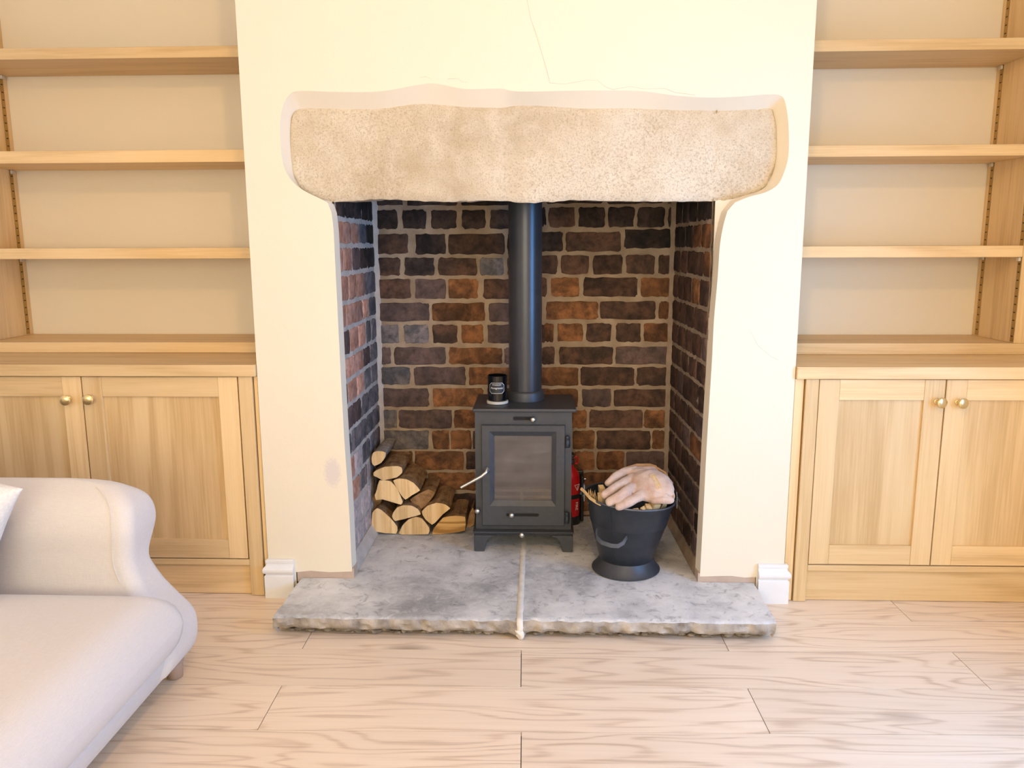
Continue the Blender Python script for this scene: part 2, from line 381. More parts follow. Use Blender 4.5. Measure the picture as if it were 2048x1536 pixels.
def text_mesh(name, body, size, mat, parent, origin, right, up, shear=0.0, extrude=0.0004, bend=None):
    cu = bpy.data.curves.new('lettering', 'FONT'); cu.body = body; cu.size = size; cu.align_x = 'CENTER'; cu.align_y = 'CENTER'
    cu.shear = shear; cu.extrude = extrude; cu.resolution_u = 3
    tmp = bpy.data.objects.new('lettering', cu); COL.objects.link(tmp)
    dg = bpy.context.evaluated_depsgraph_get(); me = bpy.data.meshes.new_from_object(tmp.evaluated_get(dg))
    vs = [v.co.copy() for v in me.vertices]; fs = [tuple(p.vertices) for p in me.polygons]
    bpy.data.objects.remove(tmp); bpy.data.meshes.remove(me); bpy.data.curves.remove(cu)
    right, up = V(right).normalized(), V(up).normalized(); nrm = right.cross(up)
    pts = [bend(v) if bend else V(origin) + right * v.x + up * v.y + nrm * v.z for v in vs]
    return mk(name, pts, fs, mat, parent)
def interp(poly, x):
    if x <= poly[0][0]: return poly[0][1]
    for (a, b), (c, d) in zip(poly, poly[1:]):
        if x <= c: return b + (d - b) * (x - a) / (c - a) if c > a else d
    return poly[-1][1]
def nz(x, y, z, s): return noise.noise(V((x, y, z)) * s)

# ================================================================ the setting
H = 0.06                                   # height of the hearth stone
YF = 0.59                                  # firebox back
YA = 0.50                                  # alcove back
XBL, XBR = -0.830, 0.737                   # chimney breast sides
# floor: planks slightly out of square with the breast
TH = 0.0164477
E1, E2 = V((math.cos(TH), math.sin(TH), 0)), V((-math.sin(TH), math.cos(TH), 0))
floor = mk('floor', boxv(XL_ROOM - .1, XR_ROOM + .1, Y_REAR - .1, 0.75, -0.05, -0.012), BOXF, 'floor_gap'); tag(floor, kind='structure')
seams = [0.04, -0.141, -0.3161, -0.4967, -0.6799]
while seams[-1] > Y_REAR - 0.2: seams.append(seams[-1] - 0.18)
PL = 1.140
def plank(u0, u1, v0, v1):
    g = 0.0009
    poly = [(u0 + g, v1 + g), (u1 - g, v1 + g), (u1 - g, v0 - g), (u0 + g, v0 - g)]
    pts = []
    for u, v in poly:
        p = E1 * u + E2 * v
        p.x = max(XL_ROOM, min(XR_ROOM, p.x)); p.y = max(Y_REAR, p.y); pts.append(p)
    if max(p.x for p in pts) - min(p.x for p in pts) < .02 or max(p.y for p in pts) - min(p.y for p in pts) < .02: return
    vs = [p + V((0, 0, -0.012)) for p in pts] + pts
    mk('floor_plank', vs, BOXF, 'laminate', floor, bevel=0.0004)
for i in range(len(seams) - 1):
    first = -0.051 if i in (0, 2) else (-0.639 if i % 2 else -0.049)
    if i == 0: first = 1.066
    u = first
    while u > XL_ROOM - .1: u -= PL
    while u < XR_ROOM + .1:
        plank(u, u + PL, seams[i], seams[i + 1]); u += PL
# walls
def wall(name, *bx, mat='plain_wall'):
    return tag(boxes(name, bx, mat), kind='structure')
wall('wall_left', (XL_ROOM - .12, XL_ROOM, Y_REAR - .12, YA + .1, -.05, Z_CEIL + .1))
wall('wall_right', (XR_ROOM, XR_ROOM + .12, Y_REAR - .12, WIN['y0'], -.05, Z_CEIL + .1), (XR_ROOM, XR_ROOM + .12, WIN['y1'], YA + .1, -.05, Z_CEIL + .1),
     (XR_ROOM, XR_ROOM + .12, WIN['y0'], WIN['y1'], -.05, WIN['z0']), (XR_ROOM, XR_ROOM + .12, WIN['y0'], WIN['y1'], WIN['z1'], Z_CEIL + .1))
wall('wall_rear', (XL_ROOM, REAR_FILL['x0'], Y_REAR - .12, Y_REAR, -.05, Z_CEIL + .1), (REAR_FILL['x1'], XR_ROOM, Y_REAR - .12, Y_REAR, -.05, Z_CEIL + .1),
     (REAR_FILL['x0'], REAR_FILL['x1'], Y_REAR - .12, Y_REAR, -.05, REAR_FILL['z0']), (REAR_FILL['x0'], REAR_FILL['x1'], Y_REAR - .12, Y_REAR, REAR_FILL['z1'], Z_CEIL + .1))
wall('wall_alcove_left', (XL_ROOM, XBL + .02, YA, YA + .08, -.05, Z_CEIL + .1), mat='wall')
wall('wall_alcove_right', (XBR - .02, XR_ROOM, YA, YA + .08, -.05, Z_CEIL + .1), mat='wall')
tag(boxes('ceiling', [(XL_ROOM - .1, XR_ROOM + .1, Y_REAR - .1, YA + .1, Z_CEIL, Z_CEIL + .08)], 'ceiling'), kind='structure')
def window(name, horiz, a0, a1, z0, z1, c0, c1):
    def bb(p0, p1, q0, q1, d0=c0, d1=c1):
        return (p0, p1, d0, d1, q0, q1) if horiz else (d0, d1, p0, p1, q0, q1)
    w = 0.05; mid = (a0 + a1) / 2
    fr = boxes(name, [bb(a0, a0 + w, z0, z1), bb(a1 - w, a1, z0, z1), bb(a0, a1, z0, z0 + w), bb(a0, a1, z1 - w, z1),
                      bb(mid - .02, mid + .02, z0, z1)], 'white_gloss'); tag(fr, kind='structure')
    cm = (c0 + c1) / 2
    for p0, p1 in ((a0 + w, mid - .02), (mid + .02, a1 - w)):
        boxes('pane', [bb(p0, p1, z0 + w, z1 - w, cm - .002, cm + .002)], 'window_glass', fr)
    return fr
window('window_1', False, WIN['y0'], WIN['y1'], WIN['z0'], WIN['z1'], XR_ROOM + .03, XR_ROOM + .08)
window('rear_fill_window', True, REAR_FILL['x0'], REAR_FILL['x1'], REAR_FILL['z0'], REAR_FILL['z1'], Y_REAR - .08, Y_REAR - .03)  # frame and panes added around the rear fill light

# chimney breast: front face with the opening, and the plaster splay round the lintel
OUT = [(655, 405), (640, 397), (615, 385), (590, 368), (570, 340), (562, 300), (560, 250), (565, 215), (578, 190), (600, 182), (680, 184), (760, 183),
       (830, 171), (870, 167), (930, 178), (1000, 177), (1040, 183), (1180, 181), (1280, 182), (1350, 191), (1420, 195), (1480, 193), (1530, 189),
       (1558, 190), (1570, 203), (1577, 250), (1577, 310), (1568, 345), (1555, 370), (1530, 385), (1500, 393), (1470, 405)]
INN = [(668, 408), (650, 402), (622, 390), (600, 375), (588, 350), (582, 300), (582, 250), (586, 228), (597, 219), (620, 217), (690, 220), (765, 219),
       (830, 211), (870, 211), (930, 216), (1000, 217), (1045, 212), (1180, 219), (1275, 219), (1350, 222), (1420, 222), (1475, 222), (1522, 219),
       (1541, 219), (1547, 225), (1551, 260), (1551, 310), (1546, 345), (1532, 372), (1510, 385), (1485, 392), (1462, 402)]
YL = 0.045
jl = [(704, 1143), (697, 1000), (690, 900), (684, 800), (679, 700), (674, 600), (670, 520), (667, 460), (663, 425)]
jr = [(1455, 422), (1447, 450), (1440, 490), (1435, 560), (1428, 640), (1424, 720), (1419, 800), (1413, 900), (1408, 1000), (1400, 1153)]
def cat(pts, n=4):
    out = []
    for i in range(len(pts) - 1):
        a, b, c, d = pts[max(i - 1, 0)], pts[i], pts[i + 1], pts[min(i + 2, len(pts) - 1)]
        for k in range(n):
            t = k / n
            out.append(tuple(0.5 * (2 * b[j] + (c[j] - a[j]) * t + (2 * a[j] - 5 * b[j] + 4 * c[j] - d[j]) * t * t + (3 * b[j] - a[j] - 3 * c[j] + d[j]) * t ** 3) for j in range(2)))
    return out + [pts[-1]]
jl = cat(jl); jr = cat(jr); OUT = cat(OUT); INN = cat(INN)
outer = [PX(x, y, 1, 0) for x, y in jl + OUT + jr]
inner = [PX(x, y, 1, 0) + V((0.004 if i < len(jl) else 0, YL, 0)) for i, (x, y) in enumerate(jl)] + [PX(x, y, 1, YL) for x, y in INN] + \
        [PX(x, y, 1, 0) + V((-0.006, YL, 0)) for x, y in jr]
zbl, zbr = outer[0].z, outer[-1].z
bl = [V((XBL, 0, 0)), V((-0.745, 0, 0)), V((-0.745, 0, zbl - .004)), V((-0.70, 0, zbl + .001)), V((-0.64, 0, zbl - .003))]
br = [V((0.58, 0, zbr + .003)), V((0.62, 0, zbr - .002)), V((0.655, 0, zbr)), V((0.655, 0, 0)), V((XBR, 0, 0))]
front = bl + outer + br + [V((XBR, 0, Z_CEIL)), V((XBL, 0, Z_CEIL))]
nb = len(front); no = len(outer)
vs = list(front) + inner
fs = [tuple(range(nb))[::-1]]
for i in range(no - 1):
    a, b = len(bl) + i, len(bl) + i + 1; fs.append((a, b, nb + i + 1, nb + i))
k = len(vs)
vs += [V((XBL, YA + .02, 0)), V((XBL, YA + .02, Z_CEIL)), V((XBR, YA + .02, 0)), V((XBR, YA + .02, Z_CEIL))]
fs += [(0, nb - 1, k + 1, k), (len(bl) + no + len(br) - 1, k + 2, k + 3, nb - 2)]
vs += [V((XBL, 0.02, -.01)), V((XBR, 0.02, -.01))]
M['breast'] = plaster('cream_breast_paint', CREAM, (tuple(PX(665, 945, 1, 0)), (34, 1, 19), (0.62, 0.55, 0.58)))
breast = mk('wall_chimney_breast', vs, fs, 'breast', org=V((0, 0, 0))); tag(breast, kind='structure')
bm = bmesh.new(); bm.from_mesh(breast.data)
bmesh.ops.triangulate(bm, faces=[f for f in bm.faces if len(f.verts) > 4], ngon_method='EAR_CLIP'); bmesh.ops.recalc_face_normals(bm, faces=bm.faces)
for f in bm.faces:
    c = f.calc_center_median(); f.smooth = 0.0005 < c.y < YL
bm.to_mesh(breast.data); bm.free(); sharp(breast, 38)
# masonry behind the plaster, either side of the firebox and over the lintel
tag(boxes('wall_breast_core', [(XBL + .004, -.5985, .047, .59, .001, Z_CEIL - .01), (.4995, XBR - .004, .047, .59, .001, Z_CEIL - .01), (-.5980, .4990, .12, .30, 1.462, Z_CEIL - .01)], 'plain_wall'), kind='structure')
# bare strip of plaster under the paint line, on each side of the hearth
boxes('bare_plaster_strip', [(-0.742, outer[0].x + .006, 0.0008, 0.05, .046, zbl + .01)], 'bare_plaster', breast)
boxes('bare_plaster_strip', [(outer[-1].x - .006, 0.653, 0.0008, 0.05, .046, zbr + .01)], 'bare_plaster', breast)
# hairline cracks in the plaster
def crack(pts, w=0.0009):
    p = [PX(x, y, 1, -0.0004) for x, y in pts]; vs, fs = [], []
    for i, q in enumerate(p):
        d = (p[min(i + 1, len(p) - 1)] - p[max(i - 1, 0)]).normalized(); s = V((-d.z, 0, d.x)) * w * (0.5 + 0.5 * random.random())
        vs += [q - s, q + s]
    for i in range(len(p) - 1): fs.append((2 * i, 2 * i + 1, 2 * i + 3, 2 * i + 2))
    mk('hairline_crack', vs, fs, 'crack', breast)
M['crack'] = plain('plaster_crack', (0.50, 0.43, 0.34), 0.9)
crack([(1054, 0), (1062, 40), (1070, 62), (1078, 88), (1090, 128), (1096, 150), (1100, 166)], 0.0006)
crack([(1100, 166), (1130, 168), (1152, 164), (1175, 160), (1195, 161), (1210, 173), (1225, 179), (1260, 173), (1290, 178), (1330, 177), (1350, 185), (1390, 190)], 0.0005)
crack([(840, 155), (852, 153), (862, 158)], 0.0004); crack([(895, 158), (915, 157), (925, 164), (935, 164)], 0.0004)
crack([(1500, 660), (1515, 690), (1540, 712), (1556, 720)], 0.0004)
# skirting blocks at the breast corners
def skirting(name, x0, x1, left):
    prof = [(0.0, .019), (.066, .019), (.070, .019), (.073, .0145), (.076, .0145), (.080, .021), (.086, .0235), (.092, .0235), (.098, .020), (.103, .0125), (.108, .0115), (.113, .0135), (.119, .0135), (.1205, .011)]
    vs, fs = [], []
    for z, d in prof:
        a, b = (x0 - d * .75, x1) if left else (x0, x1 + d * .75)
        vs += [V((a, -d, z)), V((b, -d, z)), V((b, -.0005, z)), V((a, -.0005, z))]
    for j in range(len(prof) - 1):
        for i in range(4): q = (i + 1) % 4; fs.append((4 * j + i, 4 * j + q, 4 * j + 4 + q, 4 * j + 4 + i))
    n = len(vs); fs += [(3, 2, 1, 0), (n - 4, n - 3, n - 2, n - 1)]
    o = mk(name, vs, fs, 'white_gloss'); tag(o, kind='structure')
skirting('baseboard_left', XBL + .006, -0.7485, True)
skirting('baseboard_right', 0.658, XBR - .002, False)

# firebox walls: mortar backing and single bricks
def sheet(name, P, nu, nv, mat, amp=0.002, seedv=0.0, parent=None):
    vs, fs = [], []
    for j in range(nv + 1):
        for i in range(nu + 1): vs.append(P(i / nu, j / nv))
    for j in range(nv):
        for i in range(nu): a = j * (nu + 1) + i; fs.append((a, a + 1, a + nu + 2, a + nu + 1))
    return mk(name, vs, fs, mat, parent, True, org=V((0, 0, 0)))
XFL, XFR0, XFR1 = -0.5915, 0.494, 0.477     # firebox cheeks
ZT = 1.50
wb = sheet('wall_firebox_back', lambda u, v: V((XFL - .03 + u * (XFR1 - XFL + .06), YF + .0035 * nz(u * 1.1, v * 1.5, 1, 28), v * ZT)), 90, 120, 'mortar'); tag(wb, kind='structure')
wl = sheet('wall_firebox_left', lambda u, v: V((XFL - .003 * nz(u * .55, v * 1.5, 5, 28), YL - .005 + (1 - u) * (YF - YL + .03), v * ZT)), 50, 120, 'mortar_grey'); tag(wl, kind='structure')
XR = lambda y: XFR0 + (XFR1 - XFR0) * y / YF
wr = sheet('wall_firebox_right', lambda u, v: V((XR(YL - .005 + u * (YF - YL + .03)) + .003 * nz(u * .55, v * 1.5, 9, 28), YL - .005 + u * (YF - YL + .03), v * ZT)), 50, 120, 'mortar'); tag(wr, kind='structure')
wall('ceiling_flue_plate', (XFL - .05, XFR0 + .08, 0.06, YF + .05, ZT - .06, ZT - .05), mat='slot')

def brick(u0, u1, v0, v1, P, mat, parent, proud=0.0035, rr=0.0075, jit=0.0026):
    """irregular soft-edged brick; P(u, v, h) maps wall coordinates to the room"""
    w, h = u1 - u0, v1 - v0; rr = min(rr, w * .3, h * .3)
    ring = []
    for cx, cy, a0 in ((u1 - rr, v1 - rr, 0), (u0 + rr, v1 - rr, 90), (u0 + rr, v0 + rr, 180), (u1 - rr, v0 + rr, 270)):
        for a in (0, 45, 90):
            t = math.radians(a0 + a); ring.append([cx + rr * math.cos(t), cy + rr * math.sin(t)])
    full = []
    for i, p in enumerate(ring):
        q = ring[(i + 1) % len(ring)]; full.append(p)
        if i % 3 == 2:
            n = 5 if abs(q[0] - p[0]) > abs(q[1] - p[1]) else 2
            for k in range(1, n + 1): t = k / (n + 1); full.append([p[0] + (q[0] - p[0]) * t, p[1] + (q[1] - p[1]) * t])
    cu, cv = (u0 + u1) / 2, (v0 + v1) / 2; n = len(full)
    full = [[p[0] + random.uniform(-jit, jit), p[1] + random.uniform(-jit, jit)] for p in full]
    tilt = random.uniform(-.0015, .0015)
    vs = [P(p[0], p[1], -0.006) for p in full]
    vs += [P(p[0], p[1], proud * .45 + random.uniform(-.0006, .0006)) for p in full]
    sx, sy = 1 - .007 / max(w, .03), 1 - .007 / max(h, .03)
    vs += [P(cu + (p[0] - cu) * sx, cv + (p[1] - cv) * sy, proud + tilt * (p[0] - cu) / w * 2 + random.uniform(-.0006, .0006)) for p in full]
    fs = [(i, (i + 1) % n, n + (i + 1) % n, n + i) for i in range(n)] + [(n + i, n + (i + 1) % n, 2 * n + (i + 1) % n, 2 * n + i) for i in range(n)]
    fs.append(tuple(range(2 * n, 3 * n)))
    o = mk('brick', vs, fs, mat, parent, True); sharp(o, 60); return o
def PB(u, v, h): return V((u, YF - h, v))
def PLW(u, v, h): return V((XFL + h, u, v))
def PRW(u, v, h): return V((XR(u) - h, u, v))
A = lambda v, *us: [(640 + a * .27344, 640 + b * .27344, 380 + v[0] * .27344, 380 + v[1] * .27344) for a, b in us]
B = lambda v, *us: [(1040 + a * .27344, 1040 + b * .27344, 380 + v[0] * .27344, 380 + v[1] * .27344) for a, b in us]
Q = lambda v, *us: [(a, b, v[0], v[1]) for a, b in us]
rows = [
 (A((0, 110), (375, 600), (640, 1000), (1040, 1400)) + B((-10, 95), (200, 600), (640, 1040), (1080, 1145)), 'K' * 6),
 (A((150, 280), (375, 560), (610, 770), (820, 995), (1045, 1205), (1250, 1450)) + B((130, 268), (100, 185), (215, 395), (430, 615), (650, 830), (865, 1050), (1090, 1148)), 'KKKKKKDKKKK'),
 (A((325, 465), (375, 640), (705, 915), (945, 1345), (1375, 1600)) + B((310, 445), (80, 305), (340, 730)) + B((292, 422), (770, 1142)), 'DKDKKDK'),
 (A((500, 620), (405, 580), (625, 830), (870, 1140), (1175, 1335), (1375, 1560)) + B((480, 610), (60, 270), (305, 495), (540, 745), (780, 980), (1015, 1120)), 'DKDBDDDDDD'),
 (A((655, 790), (400, 660), (700, 915), (945, 1150), (1200, 1500)) + B((645, 775), (60, 195), (230, 425), (470, 850), (890, 1112)), 'DPODDODO'),
 (A((830, 955), (425, 795), (830, 1200), (1240, 1600)) + B((820, 940), (195, 565), (590, 985), (1020, 1108)), 'POPODO'),
 (A((990, 1115), (435, 575), (620, 790), (830, 1000), (1040, 1190), (1230, 1440), (1480, 1640)) + B((980, 1105), (180, 245), (280, 455), (490, 660), (705, 880), (910, 1093)), 'BBDOPDOODDO'),
 (A((1155, 1270), (440, 515), (550, 915), (950, 1325), (1355, 1620)) + B((1150, 1270), (165, 250), (290, 675), (705, 1083)), 'PPOPDDP'),
 (A((1300, 1420), (445, 655), (695, 1060), (1095, 1440)) + B((1300, 1425), (30, 420), (450, 830), (860, 1083)), 'BPOODD'),
 (A((1455, 1580), (445, 790), (830, 1190), (1230, 1560)) + B((1460, 1580), (140, 420), (460, 660), (695, 1080)), 'POOOPD'),
 (Q((821, 855), (760, 792), (799.5, 902.6), (909, 983), (990, 1090), (1097, 1138), (1146, 1172.5), (1179.7, 1284), (1289, 1331)), 'BPOOOODO'),
 (Q((862, 897), (761, 856), (866.8, 897.6), (903, 941), (946, 1040), (1048, 1140), (1147, 1188), (1195, 1299), (1306, 1332)), 'BOODDODO'),
 (Q((904, 938), (760, 825), (831, 926), (934, 1010), (1018, 1094), (1101, 1142), (1150, 1187), (1195, 1247), (1254, 1332)), 'OODDDOOP'),
 (Q((946, 979), (760, 850), (858, 950), (958, 1050), (1058, 1142), (1150, 1240), (1248, 1331)), 'DODDOD'),
 (Q((988, 1021), (760, 800), (808, 895), (903, 1000), (1008, 1100), (1108, 1195), (1203, 1290), (1298, 1331)), 'DODDODD'),
 (Q((1030, 1061), (760, 850), (858, 950), (958, 1050), (1058, 1142), (1150, 1240), (1248, 1331)), 'DDODDD'),
]
KIND = dict(K='b_black', D='b_dark', P='b_purple', B='b_blue', O='b_orange', R='b_red', W='b_wash')
for lst, kinds in rows:
    for (x0, x1, y0, y1), kd in zip(lst, kinds):
        ym = (y0 + y1) / 2; xm = (x0 + x1) / 2
        x0 -= 1.3; x1 += 1.3; y0 -= 1.1; y1 += 1.1
        brick(PX(x0, ym, 1, YF).x, PX(x1, ym, 1, YF).x, PX(xm, y1, 1, YF).z, PX(xm, y0, 1, YF).z, PB, KIND[kd], wb)
pats = [(.052, .165, .28, .395, .485, .575), (.052, .23, .345, .455, .575), (.052, .115, .235, .345, .46, .575), (.052, .17, .285, .40, .575), (.052, .13, .355, .46, .575)]
zl = [1.225, 1.143, 1.065, .982, .893, .815, .729, .654, .576, .495, .415, .334, .254, .173, .093]
kl = ['KKKKK', 'RRBKK', 'RRPKK', 'RRRBK', 'RRRBB', 'PRRBB', 'RRPBB', 'PRRBB', 'PPBBB', 'BBBBB', 'RWBBB', 'RBWBB', 'RWWWW', 'WWWWB']
for i in range(len(zl) - 1):
    p = pats[i % 5]; g = .0075
    for j in range(len(p) - 1):
        brick(p[j] + g * .7, p[j + 1] - g * .7, zl[i + 1] + g, zl[i] - g, PLW, KIND[kl[i][min(j, 4)]], wl, proud=.003, rr=.008)
zr = [1.215, 1.13, 1.05, .966, .877, .797, .717, .645, .557, .48, .404, .328, .246, .174, .095]
kr = ['KKKKK', 'OOKKK', 'ODDDK', 'DODDD', 'DDDDD', 'PDDDD', 'DDDDK', 'DDPDD', 'PDDDD', 'OPDDD', 'DDDDD', 'PPDDD', 'DPDDD', 'PDDDD']
for i in range(len(zr) - 1):
    p = pats[(i + 2) % 5]; g = .0065
    for j in range(len(p) - 1):
        brick(p[j] + g * .7, p[j + 1] - g * .7, zr[i + 1] + g, zr[i] - g, PRW, KIND[kr[i][min(j, 4)]], wr, proud=.003, rr=.008)
# smeared mortar fillets in the two inner corners, cement fillet at the foot of the left cheek
def fillet(name, cx, cy, sx, mat, parent):
    vs, fs = [], []; n = 60
    for i in range(n + 1):
        z = H + (1.46 - H) * i / n; w = .017 + .003 * nz(0, 0, z + sx, 9); d = .003 * nz(1, 3, z * 2 + sx, 11)
        for u, v in ((-.006, w + .004), (.003, w * .9), (w * .55, w * .5), (w * .95, .003), (w + .004, -.006)):
            vs.append(V((cx + sx * (u + d), cy - v, z)))
    for i in range(n):
        for k in range(4): a = i * 5 + k; fs.append((a, a + 1, a + 6, a + 5))
    mk(name, vs, fs, mat, parent, True)
fillet('mortar_fillet', XFL, YF, 1, 'mortar_grey', wl)
fillet('mortar_fillet', XFR1, YF, -1, 'mortar', wr)
prism('cement_fillet', [V((XFL - .004, YL, H)), V((XFL + .024, YL, H)), V((XFL + .004, YL, .098)), V((XFL - .004, YL, .098))], (0, YF - YL, 0), 'mortar_grey', wl)
prism('cement_fillet', [V((XFR0 + .004, YL, H)), V((XFR0 - .014, YL, H)), V((XFR0 - .002, YL, .095)), V((XFR0 + .006, YL, .095))], (XFR1 - XFR0, YF - YL, 0), 'mortar', wr)

# ================================================================ stone lintel
LT = [(582, 250), (586, 228), (597, 219), (620, 216), (690, 219), (765, 218), (830, 210), (870, 210), (930, 215), (1000, 216), (1045, 211), (1180, 218), (1275, 218), (1350, 221), (1420, 221), (1475, 221), (1522, 218), (1541, 218), (1547, 225), (1551.5, 258)]
LB = [(582, 330), (588, 352), (600, 375), (622, 391), (650, 400), (668, 404), (720, 401), (760, 398), (820, 401), (900, 404), (960, 401), (1010, 402), (1050, 406), (1110, 403), (1150, 400), (1220, 402), (1300, 403), (1380, 403), (1450, 401), (1485, 394), (1510, 387), (1532, 373), (1546, 347), (1551.5, 318)]
NX, NZ_ = 220, 46
vs, fs = [], []
for i in range(NX + 1):
    t = i / NX; e = 0.5 - 0.5 * math.cos(math.pi * t); t = 0.75 * t + 0.25 * e
    x = 582 + (1551.5 - 582) * t
    pt, pb = PX(x, interp(LT, x) - 3.0, 1, YL), PX(x, interp(LB, x), 1, YL)
    pb.z += .003 * nz(pb.x, 0, 0, 38); pt.z += .002 * nz(pt.x, 4, 0, 30)
    for j in range(NZ_ + 1):
        s = j / NZ_; s = 0.7 * s + 0.3 * (0.5 - 0.5 * math.cos(math.pi * s)); p = pb.lerp(pt, s)
        d = min((p.z - pb.z) / .022, (pt.z - p.z) / .022, (p.x - (-.712)) / .02, (0.668 - p.x) / .02, 1.0); d = max(d, 0)
        y = 0.038 + .007 * (1 - d) ** 2 + .0030 * nz(p.x, 0, p.z, 7) + .0009 * nz(p.x, 2, p.z, 40)
        pit = max(0, nz(p.x, 7, p.z, 42) - .22) * max(0, min(1, (p.x - .15) / .3)); y += .007 * pit
        vs.append(V((p.x, y, p.z)))
for i in range(NX):
    for j in range(NZ_): a = i * (NZ_ + 1) + j; fs.append((a, a + NZ_ + 1, a + NZ_ + 2, a + 1))
# soffit, top, ends and back
k0 = len(vs)
for i in range(NX + 1):
    b, t_ = vs[i * (NZ_ + 1)], vs[i * (NZ_ + 1) + NZ_]
    vs.append(V((b.x, .12, b.z + .006 * nz(b.x, 3, 3, 12) + .004))); vs.append(V((b.x, .30, b.z + .012))); vs.append(V((t_.x, .30, t_.z)))
for i in range(NX):
    a, b = i * (NZ_ + 1), (i + 1) * (NZ_ + 1); c, d = k0 + 3 * i, k0 + 3 * i + 3
    fs += [(a, c, d, b), (c, c + 1, d + 1, d), (c + 1, c + 2, d + 2, d + 1), (c + 2, a + NZ_, b + NZ_, d + 2)]
for i, fl in ((0, 1), (NX, 0)):
    f = [i * (NZ_ + 1) + j for j in range(NZ_ + 1)] + [k0 + 3 * i + 2, k0 + 3 * i + 1, k0 + 3 * i]
    fs.append(tuple(f if fl else f[::-1]))
o = mk('stone_lintel', vs, fs, 'lintel', None, True); sharp(o, 60)
tag(o, 'long weathered sandstone lintel with pitted face over the fireplace opening', 'lintel')

# ================================================================ stone hearth
hearth = empty('stone_hearth', (0, .15, 0), 'grey flagstone hearth of two slabs with chipped front edge', 'hearth')
def slab(x0f, x1f, x0b, x1b, edgeL, edgeR, sd):
    """front tongue (Y<0) and the part inside the firebox; edgeL/edgeR: raw outer side edges"""
    vs, fs, fm = [], [], []
    yf = -0.262
    def chip(x): return .008 * nz(x, sd, 0, 16) + .006 * nz(x, sd, 4, 42)
    def top(x, y): return H + .0016 * nz(x, y, sd, 7) + .0008 * nz(x, y, sd, 26) - .0015
    # tongue
    nx, ny = 90, 26
    def xa(y): return x0f + (x0b - x0f) * (y - yf) / -yf + (.003 * nz(0, y, sd, 20) if edgeL else 0)
    def xb(y): return x1f + (x1b - x1f) * (y - yf) / -yf + (.004 * nz(9, y, sd, 20) if edgeR else 0)
    g = []
    for j in range(ny + 1):
        y = yf + (-.001 - yf) * j / ny; row = []
        for i in range(nx + 1):
            x = xa(y) + (xb(y) - xa(y)) * i / nx; yy = y + (chip(x) if j == 0 else 0)
            z = top(x, yy) - (.0035 + .002 * nz(x, 3, sd, 40) if j == 0 else 0); row.append(len(vs)); vs.append(V((x, yy, z)))
        g.append(row)
    for j in range(ny):
        for i in range(nx): fs.append((g[j][i], g[j][i + 1], g[j + 1][i + 1], g[j + 1][i])); fm.append(0)
    # chipped front
    lv = [(.012, -.003), (.022, -.004), (.032, .002), (.040, .014)]
    prev = g[0]
    for li, (dz, dy) in enumerate(lv):
        row = []
        for i in range(nx + 1):
            p = vs[g[0][i]]; e = .022 * abs(nz(p.x * 1.0 + .04 * li, li * .35, sd, 17)) - .006 + .006 * nz(p.x, li, sd, 55)
            thick = 1 + .42 * nz(p.x, 1, sd, 8)
            row.append(len(vs)); vs.append(V((p.x, p.y + dy + e + .004, max(.006, p.z - dz * thick + .0012))))
        for i in range(nx): fs.append((prev[i], row[i], row[i + 1], prev[i + 1])); fm.append(1)
        prev = row
    low = prev; bk = []
    for i in range(nx + 1): bk.append(len(vs)); vs.append(V((vs[low[i]].x, -.15, vs[low[i]].z)))
    for i in range(nx): fs.append((low[i], bk[i], bk[i + 1], low[i + 1])); fm.append(1)
    for side, i in ((edgeL, 0), (edgeR, nx)):
        cols = []
        for j in range(ny + 1):
            p = vs[g[j][i]]; r = []
            for dz, dx in ((.014, .002), (.030, .004), (.044, .010)):
                s = -1 if i == 0 else 1
                r.append(len(vs)); vs.append(V((p.x - s * (dx + .005 * nz(0, p.y * 2, dz * 30 + sd, 18)), p.y if j else p.y + .004, max(.004, p.z - dz))))
            cols.append([g[j][i]] + r)
        for j in range(ny):
            for q in range(3):
                f = (cols[j][q], cols[j + 1][q], cols[j + 1][q + 1], cols[j][q + 1]); fs.append(f if i == 0 else f[::-1]); fm.append(1)
    # inside the firebox
    xi0, xi1 = (x0b if not edgeL else XFL + .002), (x1b if not edgeR else XFR1 - .001)
    nx2, ny2 = 50, 50; base = len(vs)
    for j in range(ny2 + 1):
        y = -.001 + (YF - .001) * j / ny2
        for i in range(nx2 + 1):
            x1y = xi1 if not edgeR else XR(max(y, 0)) - .001
            x0y = xi0 if not edgeL else XFL + .002 + (.012 * max(0, 1 - y / .045))
            x = x0y + (x1y - x0y) * i / nx2; vs.append(V((x, y, top(x, y))))
    for j in range(ny2):
        for i in range(nx2): a = base + j * (nx2 + 1) + i; fs.append((a, a + 1, a + nx2 + 2, a + nx2 + 1)); fm.append(0)
    o = mk('hearth_slab', vs, fs, ['slate', 'slate_edge'], hearth, True, fm, org=V((0, 0, 0))); sharp(o, 50)
slab(-0.732, -0.0585, -0.728, -0.0585, True, False, 2.0)
slab(-0.0435, 0.642, -0.0435, 0.650, False, True, 11.0)
